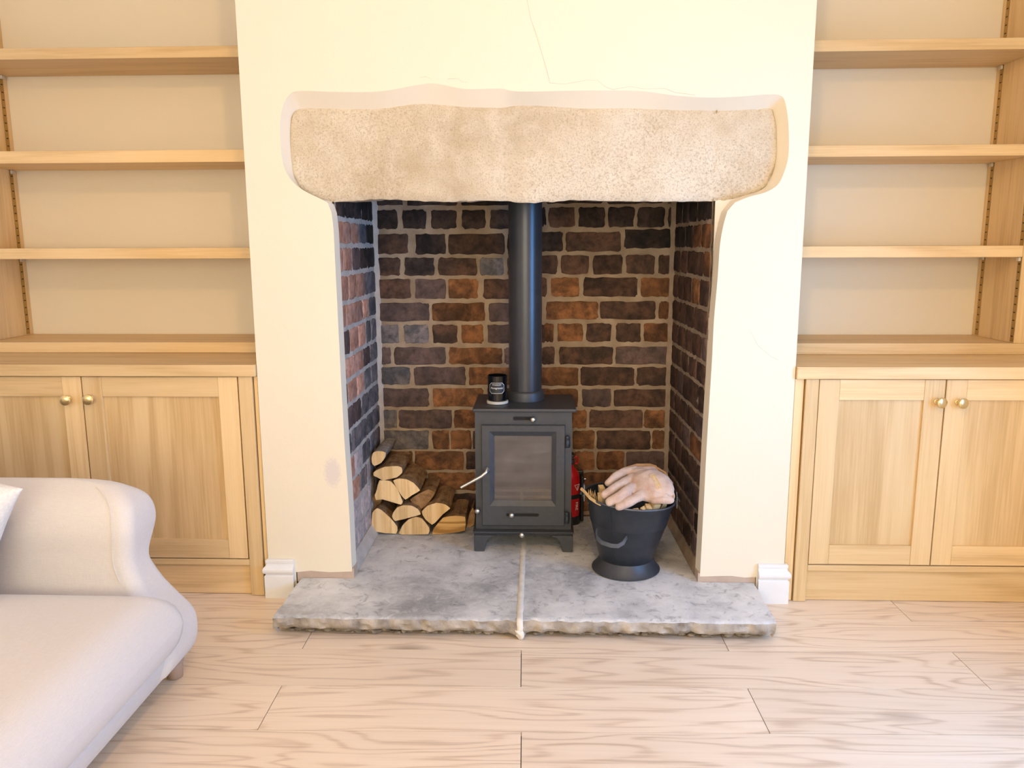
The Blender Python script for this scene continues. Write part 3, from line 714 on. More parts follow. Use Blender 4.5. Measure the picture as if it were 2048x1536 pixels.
# lime joint between the slabs
vs, fs = [], []; n = 90
for i in range(n + 1):
    y = -0.268 + (YF + 0.265) * i / n; w = .0085 + .0022 * nz(0, y, 0, 24); z = H + .0016 + .001 * nz(3, y, 0, 30)
    if i == 0: z -= .006
    vs += [V((-.051 - w, y, H - .03)), V((-.051 - w, y, H)), V((-.051 + .001 * nz(0, y, 5, 20), y, z)), V((-.051 + w, y, H)), V((-.051 + w, y, H - .03))]
for i in range(n):
    for k in range(4): a = i * 5 + k; fs.append((a, a + 1, a + 6, a + 5))
fs.append((4, 3, 2, 1, 0))
mk('mortar_joint', vs, fs, 'lime', hearth, True)
bmx = bmesh.new(); bmesh.ops.create_icosphere(bmx, subdivisions=3, radius=.016)
vs = [V((v.co.x * .9, v.co.y * .7, v.co.z * 1.2)) * (1 + .5 * noise.noise(v.co * 90)) + V((-.05, -.258, .022)) for v in bmx.verts]
fs = [tuple(v.index for v in f.verts) for f in bmx.faces]; bmx.free()
mk('mortar_lump', vs, fs, 'lime', hearth, True)
# rubble bed under the slabs
boxes('hearth_bed', [(-.70, .61, -.215, YF, 0.0008, .030), (-.565, .47, 0, YF, .0008, H - .006)], 'rubble', hearth)
vs, fs = [], []
random.seed(21)
for k in range(150):
    x = random.uniform(-.70, .62); r = random.uniform(.004, .011); y = random.uniform(-.236, -.215)
    bmx = bmesh.new(); bmesh.ops.create_icosphere(bmx, subdivisions=1, radius=r); b0 = len(vs)
    sx, sy = random.uniform(.8, 1.9), random.uniform(.7, 1.1)
    for v in bmx.verts:
        q = v.co * (1 + .35 * noise.noise(v.co * 200 + V((k, 0, 0)))); vs.append(V((x + q.x * sx, y + q.y * sy, r * .75 + q.z * .72 + .001)))
    fs += [tuple(v.index + b0 for v in f.verts) for f in bmx.faces]; bmx.free()
M['rubble_lite'] = plain('loose_mortar_rubble', (0.27, 0.225, 0.17), 0.95, var=0.6, scale=40, bump=0.8)
tag(mk('loose_rubble', vs, fs, 'rubble_lite', hearth), kind='stuff')

# ================================================================ alcove joinery
def knob(x, z, y, parent, tilt=0.0):
    lathe('knob', [(.009, 0), (.009, .002), (.0055, .004), (.005, .014), (.009, .017), (.0135, .019), (.0155, .0225), (.0150, .026), (.011, .0285), (.004, .0295)], (x, y, z), (tilt, -1, 0), 'brass', parent, 28)
def door(parent, x0, x1, z0, z1, yf, knob_right, sw=.058, rw=.060):
    """shaker door: the panel is the door, its frame and knob are its pieces"""
    t = .020
    d = box('door', x0 + sw - .006, x1 - sw + .006, yf + .009, yf + .015, z0 + rw - .006, z1 - rw + .006, 'oak_panel', parent, 0)
    for a, b in ((x0, x0 + sw), (x1 - sw, x1)): box('stile', a, b, yf, yf + t, z0, z1, 'oak_z', d)
    for a, b in ((z1 - rw, z1), (z0, z0 + rw)): box('rail', x0 + sw + .0004, x1 - sw - .0004, yf + .0006, yf + t, a, b, 'oak_x', d)
    knob((x1 - .052) if knob_right else (x0 + .020 + .006), z1 - .068, yf, d) if False else None
    return d
def cupboard(label, xa, xb, xs0, xs1, d1, d2, kn, zt, zc, breast_left):
    e = empty('alcove_cupboard', ((xa + xb) / 2, .1, 0), label, 'cupboard')
    yf = 0.0
    # carcass
    boxes('carcass', [(xa, xb, .03, YA - .005, .10, .115), (xa, xa + .018, .03, YA - .005, 0.001, zc - .001), (xb - .018, xb, .03, YA - .005, 0.001, zc - .001), (xa, xb, YA - .02, YA - .005, .1, zc - .001)], 'oak_x', e)
    box('face_stile', xs0, xs1, yf - .002, yf + .022, 0.001, zc - .0005, 'oak_z', e)
    if breast_left: box('scribe_strip', xa, xs0 - .003, yf + .006, yf + .024, 0.001, zc - .0005, 'oak_z', e)
    else: box('scribe_strip', xs1 + .003, xb, yf + .006, yf + .024, 0.001, zc - .0005, 'oak_z', e)
    oth = (xb - .036, xb) if breast_left else (xa, xa + .036)
    box('face_stile', oth[0], oth[1], yf - .002, yf + .022, 0.001, zc - .0005, 'oak_z', e)
    r0, r1 = (xs1, oth[0]) if breast_left else (oth[1], xs0)
    box('bottom_rail', r0 + .0005, r1 - .0005, yf - .002, yf + .022, .099, .1165, 'oak_x', e)
    box('plinth', r0 + .0005, r1 - .0005, yf + .010, yf + .026, 0.001, .0985, 'oak_x', e)
    for (x0, x1), (kx, kz) in zip((d1, d2), kn):
        d = door(e, x0, x1, .1195, zt, yf, False); knob(kx, kz, yf, d, .22 if kx < 0 else -.22 + .44)
    return e
cupboard('two-door oak shaker cupboard partly hidden behind the linen sofa', XL_ROOM + .002, XBL - .003, -0.8875, -0.8465,
         (-1.8285, -1.3625), (-1.3590, -0.8915), ((-1.4103 + .004, .6172), (-1.3417 + .004, .6189)), .6845, .6865, False)
cupboard('two-door oak shaker cupboard on the coal bucket side of the breast', XBR + .003, XR_ROOM - .002, 0.7690, 0.8060,
         (0.8085, 1.1655), (1.1690, 1.5255), ((1.1476 - .004, .6174), (1.2071 - .004, .6161)), .6805, .6825, True)
tag(box('oak_worktop', XL_ROOM + .002, XBL - .002, -.012, YA - .002, .6875, .7225, 'oak_x', None, .002), 'continuous oak worktop over the cupboard behind the sofa', 'worktop')
tag(box('oak_worktop', XBR + .002, XR_ROOM - .002, -.012, YA - .002, .6835, .7190, 'oak_x', None, .002), 'continuous oak worktop over the cupboard beside the coal bucket', 'worktop')
SHELF_Y = 0.25
def bookcase(label, xa, xb, xin, zb, zbt, shelves, where, group):
    """xin: inner face of the panel on the room-wall side"""
    left = xa < 0
    e = empty('alcove_bookcase', ((xa + xb) / 2, .375, zb), label, 'bookcase')
    wall_p = (xa, xin) if left else (xin, xb)
    br_p = (xb - .02, xb) if left else (xa, xa + .02)
    box('side_panel', *wall_p, SHELF_Y, YA - .001, zbt + .0003, 2.26, 'oak_z', e)
    box('side_panel', *br_p, SHELF_Y, YA - .001, zbt + .0003, 2.26, 'oak_z', e)
    box('top_board', xa, xb, SHELF_Y, YA - .001, 2.2605, 2.295, 'oak_x', e)
    box('base_board', xa, xb, SHELF_Y, YA - .001, zb + .0004, zbt, 'oak_x', e, .002)
    inner_b = br_p[0] if left else br_p[1]
    for xs, s in ((xin, 1 if left else -1), (inner_b, -1 if left else 1)):
        for y0 in (.2535, .459):
            st = boxes('shelf_strip', [(min(xs, xs + s * .0012), max(xs, xs + s * .0012), y0, y0 + .018, zbt + .004, 2.25)], 'strip_brass', e)
            slots = []; z = zbt + .02
            while z < 1.9:
                slots.append((min(xs + s * .0012, xs + s * .0016), max(xs + s * .0012, xs + s * .0016), y0 + .004, y0 + .014, z, z + .003)); z += .025
            tag(boxes('slot_row', slots, 'slot', st), kind='stuff')
            for z0, z1 in shelves:
                boxes('shelf_clip', [(min(xs + s * .0014, xs + s * .009), max(xs + s * .0014, xs + s * .009), y0 + .001, y0 + .017, z0 - .013, z0 - .0006)], 'clip', e, .002)
    x0, x1 = (xin + .0015, inner_b - .0015) if left else (inner_b + .0015, xin - .0015)
    for (z0, z1), w in zip(shelves, ('highest of three', 'middle of three', 'lowest of three')):
        s = box('alcove_shelf', x0, x1, SHELF_Y - .001, YA - .002, z0, z1, 'oak_x', None, .0015)
        tag(s, 'thick oak alcove shelf, %s, %s' % (w, where), 'shelf', group)
    return e
bookcase('built-in oak bookcase frame in the alcove behind the sofa', XL_ROOM + .002, XBL - .002, -1.812, .7225, .7570,
         [(1.634, 1.667), (1.324, 1.3615), (1.026, 1.060)], 'over the cupboard behind the sofa', 'shelves of the alcove behind the sofa')
bookcase('built-in oak bookcase frame in the alcove beside the coal bucket', XBR + .002, XR_ROOM - .002, 1.490, .7190, .7550,
         [(1.630, 1.663), (1.326, 1.3595), (1.023, 1.058)], 'over the cupboard beside the coal bucket', 'shelves of the alcove beside the coal bucket')

# ================================================================ wood-burning stove
SX0, SX1, SY0, SY1, SZ0, SZ1 = -0.2090, 0.1070, .245, .470, .132, .5325
stove = empty('wood_burning_stove', (-.05, .36, H), 'black steel wood-burning stove with glass door and flue pipe', 'stove')
wx0, wx1, wz0, wz1 = -.158, .053, .205, .462
boxes('body', [(SX0, SX0 + .008, SY0 + .006, SY1, SZ0, SZ1), (SX1 - .008, SX1, SY0 + .006, SY1, SZ0, SZ1), (SX0, SX1, SY1 - .008, SY1, SZ0, SZ1),
     (SX0, SX1, SY0 + .006, SY1, SZ1 - .006, SZ1), (SX0, SX1, SY0 + .006, SY1, SZ0, SZ0 + .01),
     (SX0, wx0, SY0, SY0 + .006, SZ0, SZ1), (wx1, SX1, SY0, SY0 + .006, SZ0, SZ1), (wx0, wx1, SY0, SY0 + .006, wz1, SZ1), (wx0, wx1, SY0, SY0 + .006, SZ0, wz0)], 'graphite', stove)
# fire chamber seen through the glass
boxes('liner_board', [(wx0 + .004, wx1 - .004, SY1 - .03, SY1 - .0095, wz0 - .02, SZ1 - .007)], 'vermiculite', stove)
boxes('liner_board', [(SX0 + .0085, SX0 + .03, SY0 + .03, SY1 - .0095, wz0 - .02, SZ1 - .007)], 'vermiculite', stove)
boxes('liner_board', [(SX1 - .03, SX1 - .0085, SY0 + .03, SY1 - .0095, wz0 - .02, SZ1 - .007)], 'vermiculite', stove)
boxes('grate', [(SX0 + .009, SX1 - .009, SY0 + .008, SY1 - .0095, wz0 - .035, wz0 - .02)], 'gate', stove)
lg = boxes('log_guard', [(wx0 + .001, wx1 - .001, SY0 - .0003, SY0 + .006, .2605, .2690), (wx0 + .001, wx1 - .001, SY0 - .0003, SY0 + .006, .2400, .2465), (-.061, -.052, SY0 - .0005, SY0 + .007, .2300, .2650)], 'gate', stove, .001)
# top plate, tray, legs
box('top_plate', -.2160, .1205, .226, .488, .5330, .5445, 'graphite', stove, .004)
vs, fs = [], []
for z, e in ((.116, .0), (.122, .004), (.1275, .009), (.131, .009), (.1318, .006)):
    vs += [V((SX0 - e, .228 - e, z)), V((SX1 + e, .228 - e, z)), V((SX1 + e, SY1 + .004, z)), V((SX0 - e, SY1 + .004, z))]
for j in range(4):
    for i in range(4): q = (i + 1) % 4; fs.append((4 * j + i, 4 * j + q, 4 * j + 4 + q, 4 * j + 4 + i))
fs += [(3, 2, 1, 0), (16, 17, 18, 19)]
mk('ash_tray_lip', vs, fs, 'graphite', stove)
for sx, x0 in ((1, SX0 - .006), (-1, SX1 + .006)):
    for y0, dy in ((.226, .012), (.462, -.012)):
        poly = [(0, .1155), (.078, .1155), (.066, .113), (.052, .106), (.043, .094), (.038, .078), (.034, H + .0006), (0, H + .0006)]
        lg_ = prism('leg', [V((x0 + sx * a, y0, z)) for a, z in poly], (0, dy, 0), 'graphite', stove, .0015)
        poly2 = [(0.0125, .1155), (.06, .1155), (.045, .102), (.036, .085), (.032, H + .0006), (0.0125, H + .0006)]
        s2 = 1 if dy > 0 else -1
        prism('leg_web', [V((x0, y0 + s2 * a, z)) for a, z in poly2], (sx * .010, 0, 0), 'graphite', lg_, .0015)
# door: flat frame, splayed inner edge, glass
DX0, DX1, DZ0, DZ1, DYF = -.1875, .0850, .1480, .4890, .231
def rect(x0, x1, z0, z1, y): return [V((x0, y, z0)), V((x1, y, z0)), V((x1, y, z1)), V((x0, y, z1))]
a0 = PX(979.6, 1012, 1, DYF); a1 = PX(1113, 863.5, 1, DYF)
b0 = PX(989, 1000, 1, DYF + .008); b1 = PX(1103.5, 872, 1, DYF + .008)
rings = [rect(DX0, DX1, DZ0, DZ1, SY0 - .0005), rect(DX0, DX1, DZ0, DZ1, DYF + .002), rect(DX0 + .002, DX1 - .002, DZ0 + .002, DZ1 - .002, DYF),
         rect(a0.x, a1.x, a0.z, a1.z, DYF), rect(b0.x, b1.x, b0.z, b1.z, DYF + .008), rect(b0.x, b1.x, b0.z, b1.z, SY0 - .0005)]
vs = [v for r in rings for v in r]; fs = []
for j in range(5):
    for i in range(4): q = (i + 1) % 4; fs.append((4 * j + i, 4 * j + q, 4 * j + 4 + q, 4 * j + 4 + i))
sd = mk('stove_door', vs, fs, 'graphite', stove)
boxes('glass', [(b0.x - .002, b1.x + .002, DYF + .0095, DYF + .0125, b0.z - .002, b1.z + .002)], 'stove_glass', sd)
hp = [PX(974, 938, 1, DYF - .001), PX(974, 938, 1, DYF - .014), PX(972, 945, 1, DYF - .024), PX(962, 953, 1, DYF - .028), PX(940, 965, 1, DYF - .030), PX(921.5, 975, 1, DYF - .032)]
hn = tube('handle', hp, [.0062, .0062, .0060, .0056, .0052, .0048], 'steel', sd, 14)
lathe('handle_boss', [(.010, 0), (.010, .004), (.0085, .006)], PX(974, 938, 1, DYF), (0, -1, 0), 'iron_edge', hn, 20)
for x, y in ((1135, 884), (1134, 1036)):
    p = PX(x, y, 1, DYF); h = lathe('hinge', [(.0075, -.018), (.0088, -.016), (.0088, 0), (.0078, .002), (.0078, .012), (.0088, .014), (.0060, .020), (.002, .0215)], p, (0, 0, 1), 'black_iron', stove, 18)
    boxes('hinge_leaf', [(p.x - .024, p.x, DYF + .002, SY0 - .0004, p.z - .014, p.z + .014)], 'graphite', h, .001)
def slot(x0, x1, y, parent, yplane):
    a, b = PX(x0, y, 1, yplane), PX(x1, y, 1, yplane); r = .0062; pts = []
    for i in range(13): t = math.pi / 2 + math.pi * i / 12; pts.append(V((a.x + r * math.cos(t), yplane, a.z + r * math.sin(t))))
    for i in range(13): t = -math.pi / 2 + math.pi * i / 12; pts.append(V((b.x + r * math.cos(t), yplane, a.z + r * math.sin(t))))
    return pts
def air_slot(x0, x1, y, kx, ky, parent, yplane):
    s = prism('air_slot', slot(x0, x1, y, parent, yplane - .0012), (0, .001, 0), 'slot', parent)
    tube('slot_rim', [p + V((0, -.0002, 0)) for p in slot(x0, x1, y, parent, yplane - .0012)] + [slot(x0, x1, y, parent, yplane - .0012)[0]], .0011, 'graphite', s, 6)
    sknob(kx, ky, yplane - .001, s)
def sknob(x, y, yp, parent, ax=(0, -1, 0)):
    p = PX(x, y, 1, yp - .012); p.y = yp
    lathe('air_knob', [(.0035, 0), (.0035, .006), (.007, .009), (.0092, .013), (.0092, .017), (.007, .021), (.003, .023)], p, ax, 'steel', parent, 20)
air_slot(1030, 1062, 837, 1066, 839, stove, SY0)
air_slot(1016, 1074, 1029.5, 1023.5, 1030, sd, DYF)
sknob(955, 1021.5, SY0, stove); 
pr = PX(1044, 1069.5, 1, .222)
rd = tube('riddling_rod', [V((pr.x, .36, pr.z)), V((pr.x, .222, pr.z))], .0035, 'steel', stove); sknob(1044, 1069.5, .222, rd)
# flue pipe
FXc, FYc, FR = -.0468, .398, .0560
fl = lathe('flue_pipe', [(FR, .560), (FR, ZT - .061)], (FXc, FYc, 0), (0, 0, 1), 'flue', stove, 64)
lathe('flue_collar', [(FR + .0085, .5446), (FR + .0085, .571), (FR + .006, .576), (FR + .0015, .578)], (FXc, FYc, 0), (0, 0, 1), 'graphite', fl, 64)

# ================================================================ candle on the stove
cb = PX(995, 806, 2, .5450); cx, cy = cb.x, cb.y
jar = empty('candle_jar', (cx, cy, .5450), 'black glass candle jar with script label on the stove top', 'candle')
lathe('lid_base', [(.034, .5452), (.0362, .5465), (.0362, .5535), (.0345, .5550)], (cx, cy, 0), (0, 0, 1), 'pale_lid', jar, 48)
jr_ = .0325; jz0, jz1 = .5553, .6400
lathe('glass_cup', [(.029, jz0), (jr_, jz0 + .003), (jr_, jz1 - .001), (jr_ - .001, jz1), (jr_ - .0025, jz1 - .001), (jr_ - .003, jz1 - .02), (jr_ - .003, jz1 - .021)], (cx, cy, 0), (0, 0, 1), 'jar', jar, 48)
def onjar(v, off=.0005):
    t = v.x / jr_ - .02; return V((cx + (jr_ + off + v.z) * math.sin(t), cy - (jr_ + off + v.z) * math.cos(t), .6005 + v.y))
def octo(w, h, c): return [(-w, -h + c), (-w + c, -h), (w - c, -h), (w, -h + c), (w, h - c), (w - c, h), (-w + c, h), (-w, h - c)]
def jar_patch(name, w, h, c, off, mat, parent, hollow=0):
    n = 16; vs, fs = [], []
    if not hollow:
        for i in range(n + 1):
            x = -w + 2 * w * i / n; k = max(0, abs(x) - (w - c)); hh = h - k
            vs += [onjar(V((x, -hh, 0)), off), onjar(V((x, hh, 0)), off)]
        fs = [(2 * i, 2 * i + 2, 2 * i + 3, 2 * i + 1) for i in range(n)]
    else:
        pts = octo(w, h, c); dn = []
        for i, p in enumerate(pts):
            q = pts[(i + 1) % 8]; m = 8 if abs(p[0] - q[0]) > w else 2
            dn += [(p[0] + (q[0] - p[0]) * t / m, p[1] + (q[1] - p[1]) * t / m) for t in range(m)]
        s = 1 - hollow / w; s2 = 1 - hollow / h; m = len(dn)
        vs = [onjar(V((x, y, 0)), off) for x, y in dn] + [onjar(V((x * s, y * s2, 0)), off) for x, y in dn]
        fs = [(i, (i + 1) % m, m + (i + 1) % m, m + i) for i in range(m)]
    return mk(name, vs, fs, mat, parent)
lab = jar_patch('label', .0262, .0178, .0075, .0003, 'jar_label', jar)
jar_patch('label_border', .0262, .0178, .0075, .0006, 'white_print', lab, .0010)
text_mesh('label_lettering', 'STONEGLOW', .0052, 'white_print', lab, (0, 0, 0), (1, 0, 0), (0, 0, 1), bend=lambda v: onjar(V((v.x * .95, v.y + .0110, v.z * .3)), .0006))
text_mesh('label_lettering', 'Pomegranate', .0088, 'white_print', lab, (0, 0, 0), (1, 0, 0), (0, 0, 1), shear=.35, bend=lambda v: onjar(V((v.x * .90, v.y + v.x * .0 + .0002, v.z * .3)), .0006))

# ================================================================ fire extinguisher
ex, ey = .1120, .520
ext = empty('fire_extinguisher', (ex, ey, H), 'small red fire extinguisher in black bracket behind the stove', 'fire extinguisher')
lathe('cylinder', [(.028, H + .021), (.036, H + .028), (.0375, H + .04), (.0375, H + .165), (.034, H + .185), (.024, H + .203), (.013, H + .214), (.012, H + .222)], (ex, ey, 0), (0, 0, 1), 'red', ext, 40)
lathe('base_cup', [(.040, H + .0006), (.0405, H + .003), (.0405, H + .026), (.0385, H + .030)], (ex, ey, 0), (0, 0, 1), 'black_plastic', ext, 36)
boxes('bracket', [(ex - .03, ex + .052, ey + .036, ey + .048, H + .004, H + .185), (ex + .0405, ex + .052, ey - .006, ey + .040, H + .004, H + .175)], 'black_plastic', ext, .004)
lathe('strap', [(.0385, H + .098), (.0392, H + .099), (.0392, H + .113), (.0385, H + .114)], (ex, ey, 0), (0, 0, 1), 'black_plastic', ext, 36)
vv = boxes('valve', [(ex - .012, ex + .0165, ey - .012, ey + .012, H + .2225, H + .243), (ex - .006, ex + .0155, ey - .03, ey + .012, H + .2435, H + .262)], 'black_plastic', ext, .003)
tube('pull_ring', [V((ex + .024 + -.002 + .007 * math.cos(t), ey - .004, H + .236 + .014 * math.sin(t))) for t in [i * math.pi / 8 for i in range(17)]], .0030, 'red', vv, 8)
lathe('bracket_screw', [(.004, 0), (.004, .006), (.002, .008)], (ex + .0525, ey - .002, H + .165), (1, 0, -.1), 'steel', ext, 12)
def onext(v): 
    t = v.x / .0378 + .52; return V((ex + (.0379 + v.z * .3) * math.sin(t), ey - (.0379 + v.z * .3) * math.cos(t), v.y))
text_mesh('cylinder_print', 'FIRE', .021, 'white_print', ext, (0, 0, 0), (1, 0, 0), (0, 0, 1), bend=lambda v: onext(V((v.y * .8 + .008, H + .070 - v.x * .82, v.z))))
tri = [(-.013, .150), (.013, .150), (.0, .128)]
for i in range(3):
    p, q = tri[i], tri[(i + 1) % 3]; pts = [(p[0] + (q[0] - p[0]) * t / 6, p[1] + (q[1] - p[1]) * t / 6) for t in range(7)]
    tube('warning_triangle', [onext(V((x + .011, H + z, 0))) for x, z in pts], .0009, 'white_print', ext, 6)
tube('warning_triangle', [onext(V((.011, H + .134 + k * .002, 0))) for k in range(7)], .0010, 'white_print', ext, 6)

# ================================================================ coal bucket with kindling and glove
bx, by = .2745, .102
RIM_Z = .2955; RX = .283
bucket = empty('coal_bucket', (bx, by, H), 'black metal bucket with flared foot and carrying handles on the hearth', 'bucket')
def tilt(v): return -.075 * (v.x - RX) * max(0, min(1, (v.z - .10) / (RIM_Z - .10)))
def shear_lathe(name, prof, mat, parent, seg=64, cap=False):
    """rings (radius, z); centre drifts from the foot to the rim"""
    vs, fs = [], []
    for r, z in prof:
        t = max(0, min(1, (z - .09) / (RIM_Z - .09))); c = V((bx + (RX - bx) * t, by, z))
        vs += [c + V((r * math.cos(2 * math.pi * i / seg), r * math.sin(2 * math.pi * i / seg), 0)) for i in range(seg)]
    for j in range(len(prof) - 1):
        for i in range(seg): q = (i + 1) % seg; fs.append((j * seg + i, j * seg + q, (j + 1) * seg + q, (j + 1) * seg + i))
    vs = [v + V((0, 0, tilt(v))) for v in vs]
    o = mk(name, vs, fs, mat, parent, True); sharp(o, 35); return o
R1 = .1375
bk = shear_lathe('bucket_body', [(.080, .095), (.0835, .098), (.103, .165), (.1165, .212), (.1185, .2145), (.1195, .218), (.1200, .222), (R1 - .004, RIM_Z - .010),
     (R1, RIM_Z - .004), (R1 + .003, RIM_Z - .003), (R1 + .0035, RIM_Z), (R1 + .001, RIM_Z + .002), (R1 - .002, RIM_Z), (R1 - .006, RIM_Z - .012), (.100, .165), (.078, .104), (.001, .102)], 'black_iron', bucket)
shear_lathe('foot', [(.1055, H + .0006), (.1065, H + .002), (.1065, H + .004), (.104, H + .006), (.093, H + .020), (.086, H + .032), (.083, H + .040), (.0815, H + .044)], 'graphite', bucket)
tube('rim', [V((RX + (R1 + .0012) * math.cos(t), by + (R1 + .0012) * math.sin(t), RIM_Z + .0005 - .075 * (R1 + .0012) * math.cos(t))) for t in [2 * math.pi * i / 72 for i in range(73)]], .0030, 'iron_edge', bk, 8)  # lighter ring, the rim's highlight put into its colour
sm = [V((bx + (RX - bx) * t - (.0835 + (R1 - .0835) * t + .0005) * math.sin(.55), by - (.0835 + (R1 - .0835) * t + .0005) * math.cos(.55), .098 + (RIM_Z - .012 - .098) * t)) for t in (0, .25, .5, .75, 1)]
tube('side_seam', [p + V((0, 0, tilt(p))) for p in sm], .0012, 'black_iron', bk, 6)
def strap(name, path, w, t, mat, parent, up=V((0, 0, 1))):
    path = [V(p) for p in path]; vs, fs = [], []; n = len(path)
    for i, p in enumerate(path):
        d = (path[min(i + 1, n - 1)] - path[max(i - 1, 0)]).normalized(); s = d.cross(up).normalized(); u = s.cross(d).normalized()
        vs += [p + s * t - u * w, p + s * t + u * w, p - s * t + u * w, p - s * t - u * w]
    for i in range(n - 1):
        for k in range(4): q = (k + 1) % 4; fs.append((4 * i + k, 4 * i + q, 4 * i + 4 + q, 4 * i + 4 + k))
    fs += [(3, 2, 1, 0), (4 * n - 4, 4 * n - 3, 4 * n - 2, 4 * n - 1)]
    o = mk(name, vs, fs, mat, parent, True); sharp(o, 40); return o
hy = -.020
hpix = [(1194, 1060, .022), (1192, 1068, .004), (1194, 1076, -.008), (1204, 1085, -.02), (1222, 1091, -.028), (1236, 1092, -.030), (1246, 1086, -.026), (1252, 1076, -.014), (1258, 1072, .004), (1263, 1071.5, .014)]
strap('tipping_handle', [PX(x, y, 1, yy) for x, y, yy in hpix], .0065, .0018, 'iron_edge', bucket)
for s, px, py in ((-1, 1176, 962), (1, 1352, 1000)):
    lx = RX + s * (R1 + .003); RZ_ = RIM_Z; RIM_Z_ = RIM_Z - s * .075 * R1
    lug = prism('handle_lug', [V((lx, by - .022, RIM_Z_ - .022)), V((lx, by + .022, RIM_Z_ - .022)), V((lx, by + .020, RIM_Z_ + .012)), V((lx, by + .010, RIM_Z_ + .028)), V((lx, by - .010, RIM_Z_ + .028)), V((lx, by - .020, RIM_Z_ + .012))], (s * .004, 0, 0), 'iron_edge', bucket, .001)
    lathe('rivet', [(.005, 0), (.005, .002), (.002, .004)], (lx + s * .003, by, RIM_Z_ - .010), (s, 0, 0), 'iron_edge', lug, 12)
bail = [V((RX + (R1 + .009) * math.cos(t), by + .004 + (R1 + .012) * math.sin(t), RIM_Z + .008 - .020 * math.sin(t))) for t in [math.pi * i / 24 for i in range(25)]]
bail = [V((RX + R1 + .0155, by - .008, RIM_Z - .004))] + bail + [V((RX - R1 - .0155, by - .008, RIM_Z - .004))]
tube('bail_handle', [p + V((0, 0, tilt(p))) for p in bail], .0032, 'iron_edge', bucket, 8)

# kindling sticks, each its own thing
random.seed(5)
def stick(p0, p1, w, t, rot, label, end_jag=0.0):
    p0, p1 = V(p0), V(p1); a, b, c = frame_of(p1 - p0); L = (p1 - p0).length
    ca, sa = math.cos(rot), math.sin(rot); u, v = a * ca + b * sa, b * ca - a * sa
    vs, fs = [], []; n = 4
    prof = [(-1, -1), (.9, -1), (1, .8), (-.8, 1)]
    for i in range(n + 1):
        for k, (x, y) in enumerate(prof):
            vs.append(p0 + c * (L * i / n + (random.uniform(-1, 1) * end_jag if i == n else 0)) + u * (x * w + random.uniform(-.0008, .0008)) + v * (y * t + random.uniform(-.0008, .0008)))
    for i in range(n):
        for k in range(4): q = (k + 1) % 4; fs.append((4 * i + k, 4 * i + q, 4 * i + 4 + q, 4 * i + 4 + k))
    fs += [(3, 2, 1, 0), (4 * n, 4 * n + 1, 4 * n + 2, 4 * n + 3)]
    # kindling grain runs along local z well enough for these near-upright sticks
    o = mk('kindling_stick', vs, fs, 'kindling', None, bevel=.0006)
    tag(o, label, 'kindling', 'kindling in the coal bucket'); return o
def gp(x, y, off=0.0):
    """photo pixel -> point on the sloping plane the glove lies on"""
    d = _f + _r * ((x - 1024) / F_PX) - _u * ((y - 768) / F_PX)
    n = V((0, -.36, 1)).normalized(); p0 = V((0, -.02, .308 + off))
    return CAMPOS + d * (n.dot(p0 - CAMPOS) / n.dot(d))
stick(V((.205, .130, .115)), PX(1203, 973, 1, .085), .0125, .0085, .2, 'square-cut pale kindling stick rising beside the glove fingers')
stick(V((.200, .085, .115)), PX(1199, 988, 1, .035), .0095, .0065, .1, 'slim kindling stick standing at the bucket rim beside the glove fingers')
KL = ['pale stick end right under the glove thumb', 'narrow splinter of kindling next to the thumb, at the front rim', 'square stick end under the middle of the glove hem', 'slanting pale stick beside the square stick end', 'broad split stick with fibrous face under the glove hem', 'thin dark-edged splinter between the broad stick and the leaning block', 'blunt kindling end under the outer corner of the cuff']
for fr_l, (x, y, tx, w) in zip(KL, ((1228, 1016, .245, .011), (1262, 1022, .262, .006), (1273, 1019, .275, .010), (1287, 1017, .285, .009), (1297, 1012, .297, .012), (1307, 1018, .305, .007), (1330, 1008, .325, .010))):
    yy = .0
    for _ in range(4):
        q = PX(x, y, 1, yy); yy = by - math.sqrt(max(0, (R1 - .022) ** 2 - (q.x - RX) ** 2)) + .004
    stick(V((RX + (tx - RX) * .55, .075, .120)), PX(x, y, 1, yy), w, w * .7, random.uniform(0, .6), fr_l, .003)
stick(V((.315, .065, .165)), PX(1310, 1004, 1, .012), .0155, .011, .5, 'broad kindling block leaning under the glove cuff')
# frayed splinter bark hanging over the rim
sp0 = [PX(1162, 981, 1, .075), PX(1170, 988, 1, .062), PX(1180, 1000, 1, .035), PX(1192, 1008, 1, .018), PX(1202, 1013, 1, .006)]
spl = strap('splintered_kindling', [p + V((0, 0, .006)) for p in sp0], .0040, .0022, 'kindling', None)
tag(spl, 'frayed pale splinter hanging over the bucket rim', 'kindling', 'kindling in the coal bucket')
for k in range(16):
    q = PX(random.uniform(1177, 1190), random.uniform(978, 986), 1, .075); r0 = V((q.x + random.uniform(.0, .012), q.y + random.uniform(-.004, .02), q.z - .045))
    mk('fibre', *tube_geo([r0, r0.lerp(q, .6) + V((random.uniform(-.004, .004), 0, 0)), q + V((0, 0, random.uniform(-.006, .004)))], [.0022, .0016, .0004], 5), 'kindling', spl, True)

# glove: fused capsules, remeshed into one skin
def capsule_geo(pts, rad, squash=None, seg=14):
    pts = [V(p) for p in pts]
    d0 = (pts[0] - pts[1]).normalized(); d1 = (pts[-1] - pts[-2]).normalized()
    P = [pts[0] + d0 * rad[0] * .92, pts[0] + d0 * rad[0] * .6] + pts + [pts[-1] + d1 * rad[-1] * .6, pts[-1] + d1 * rad[-1] * .92]
    R_ = [rad[0] * .35, rad[0] * .8] + list(rad) + [rad[-1] * .8, rad[-1] * .35]
    return tube_geo(P, R_, seg)
gv, gf = [], []
def addg(geo):
    k = len(gv); gv.extend(geo[0]); gf.extend([tuple(i + k for i in f) for f in geo[1]])
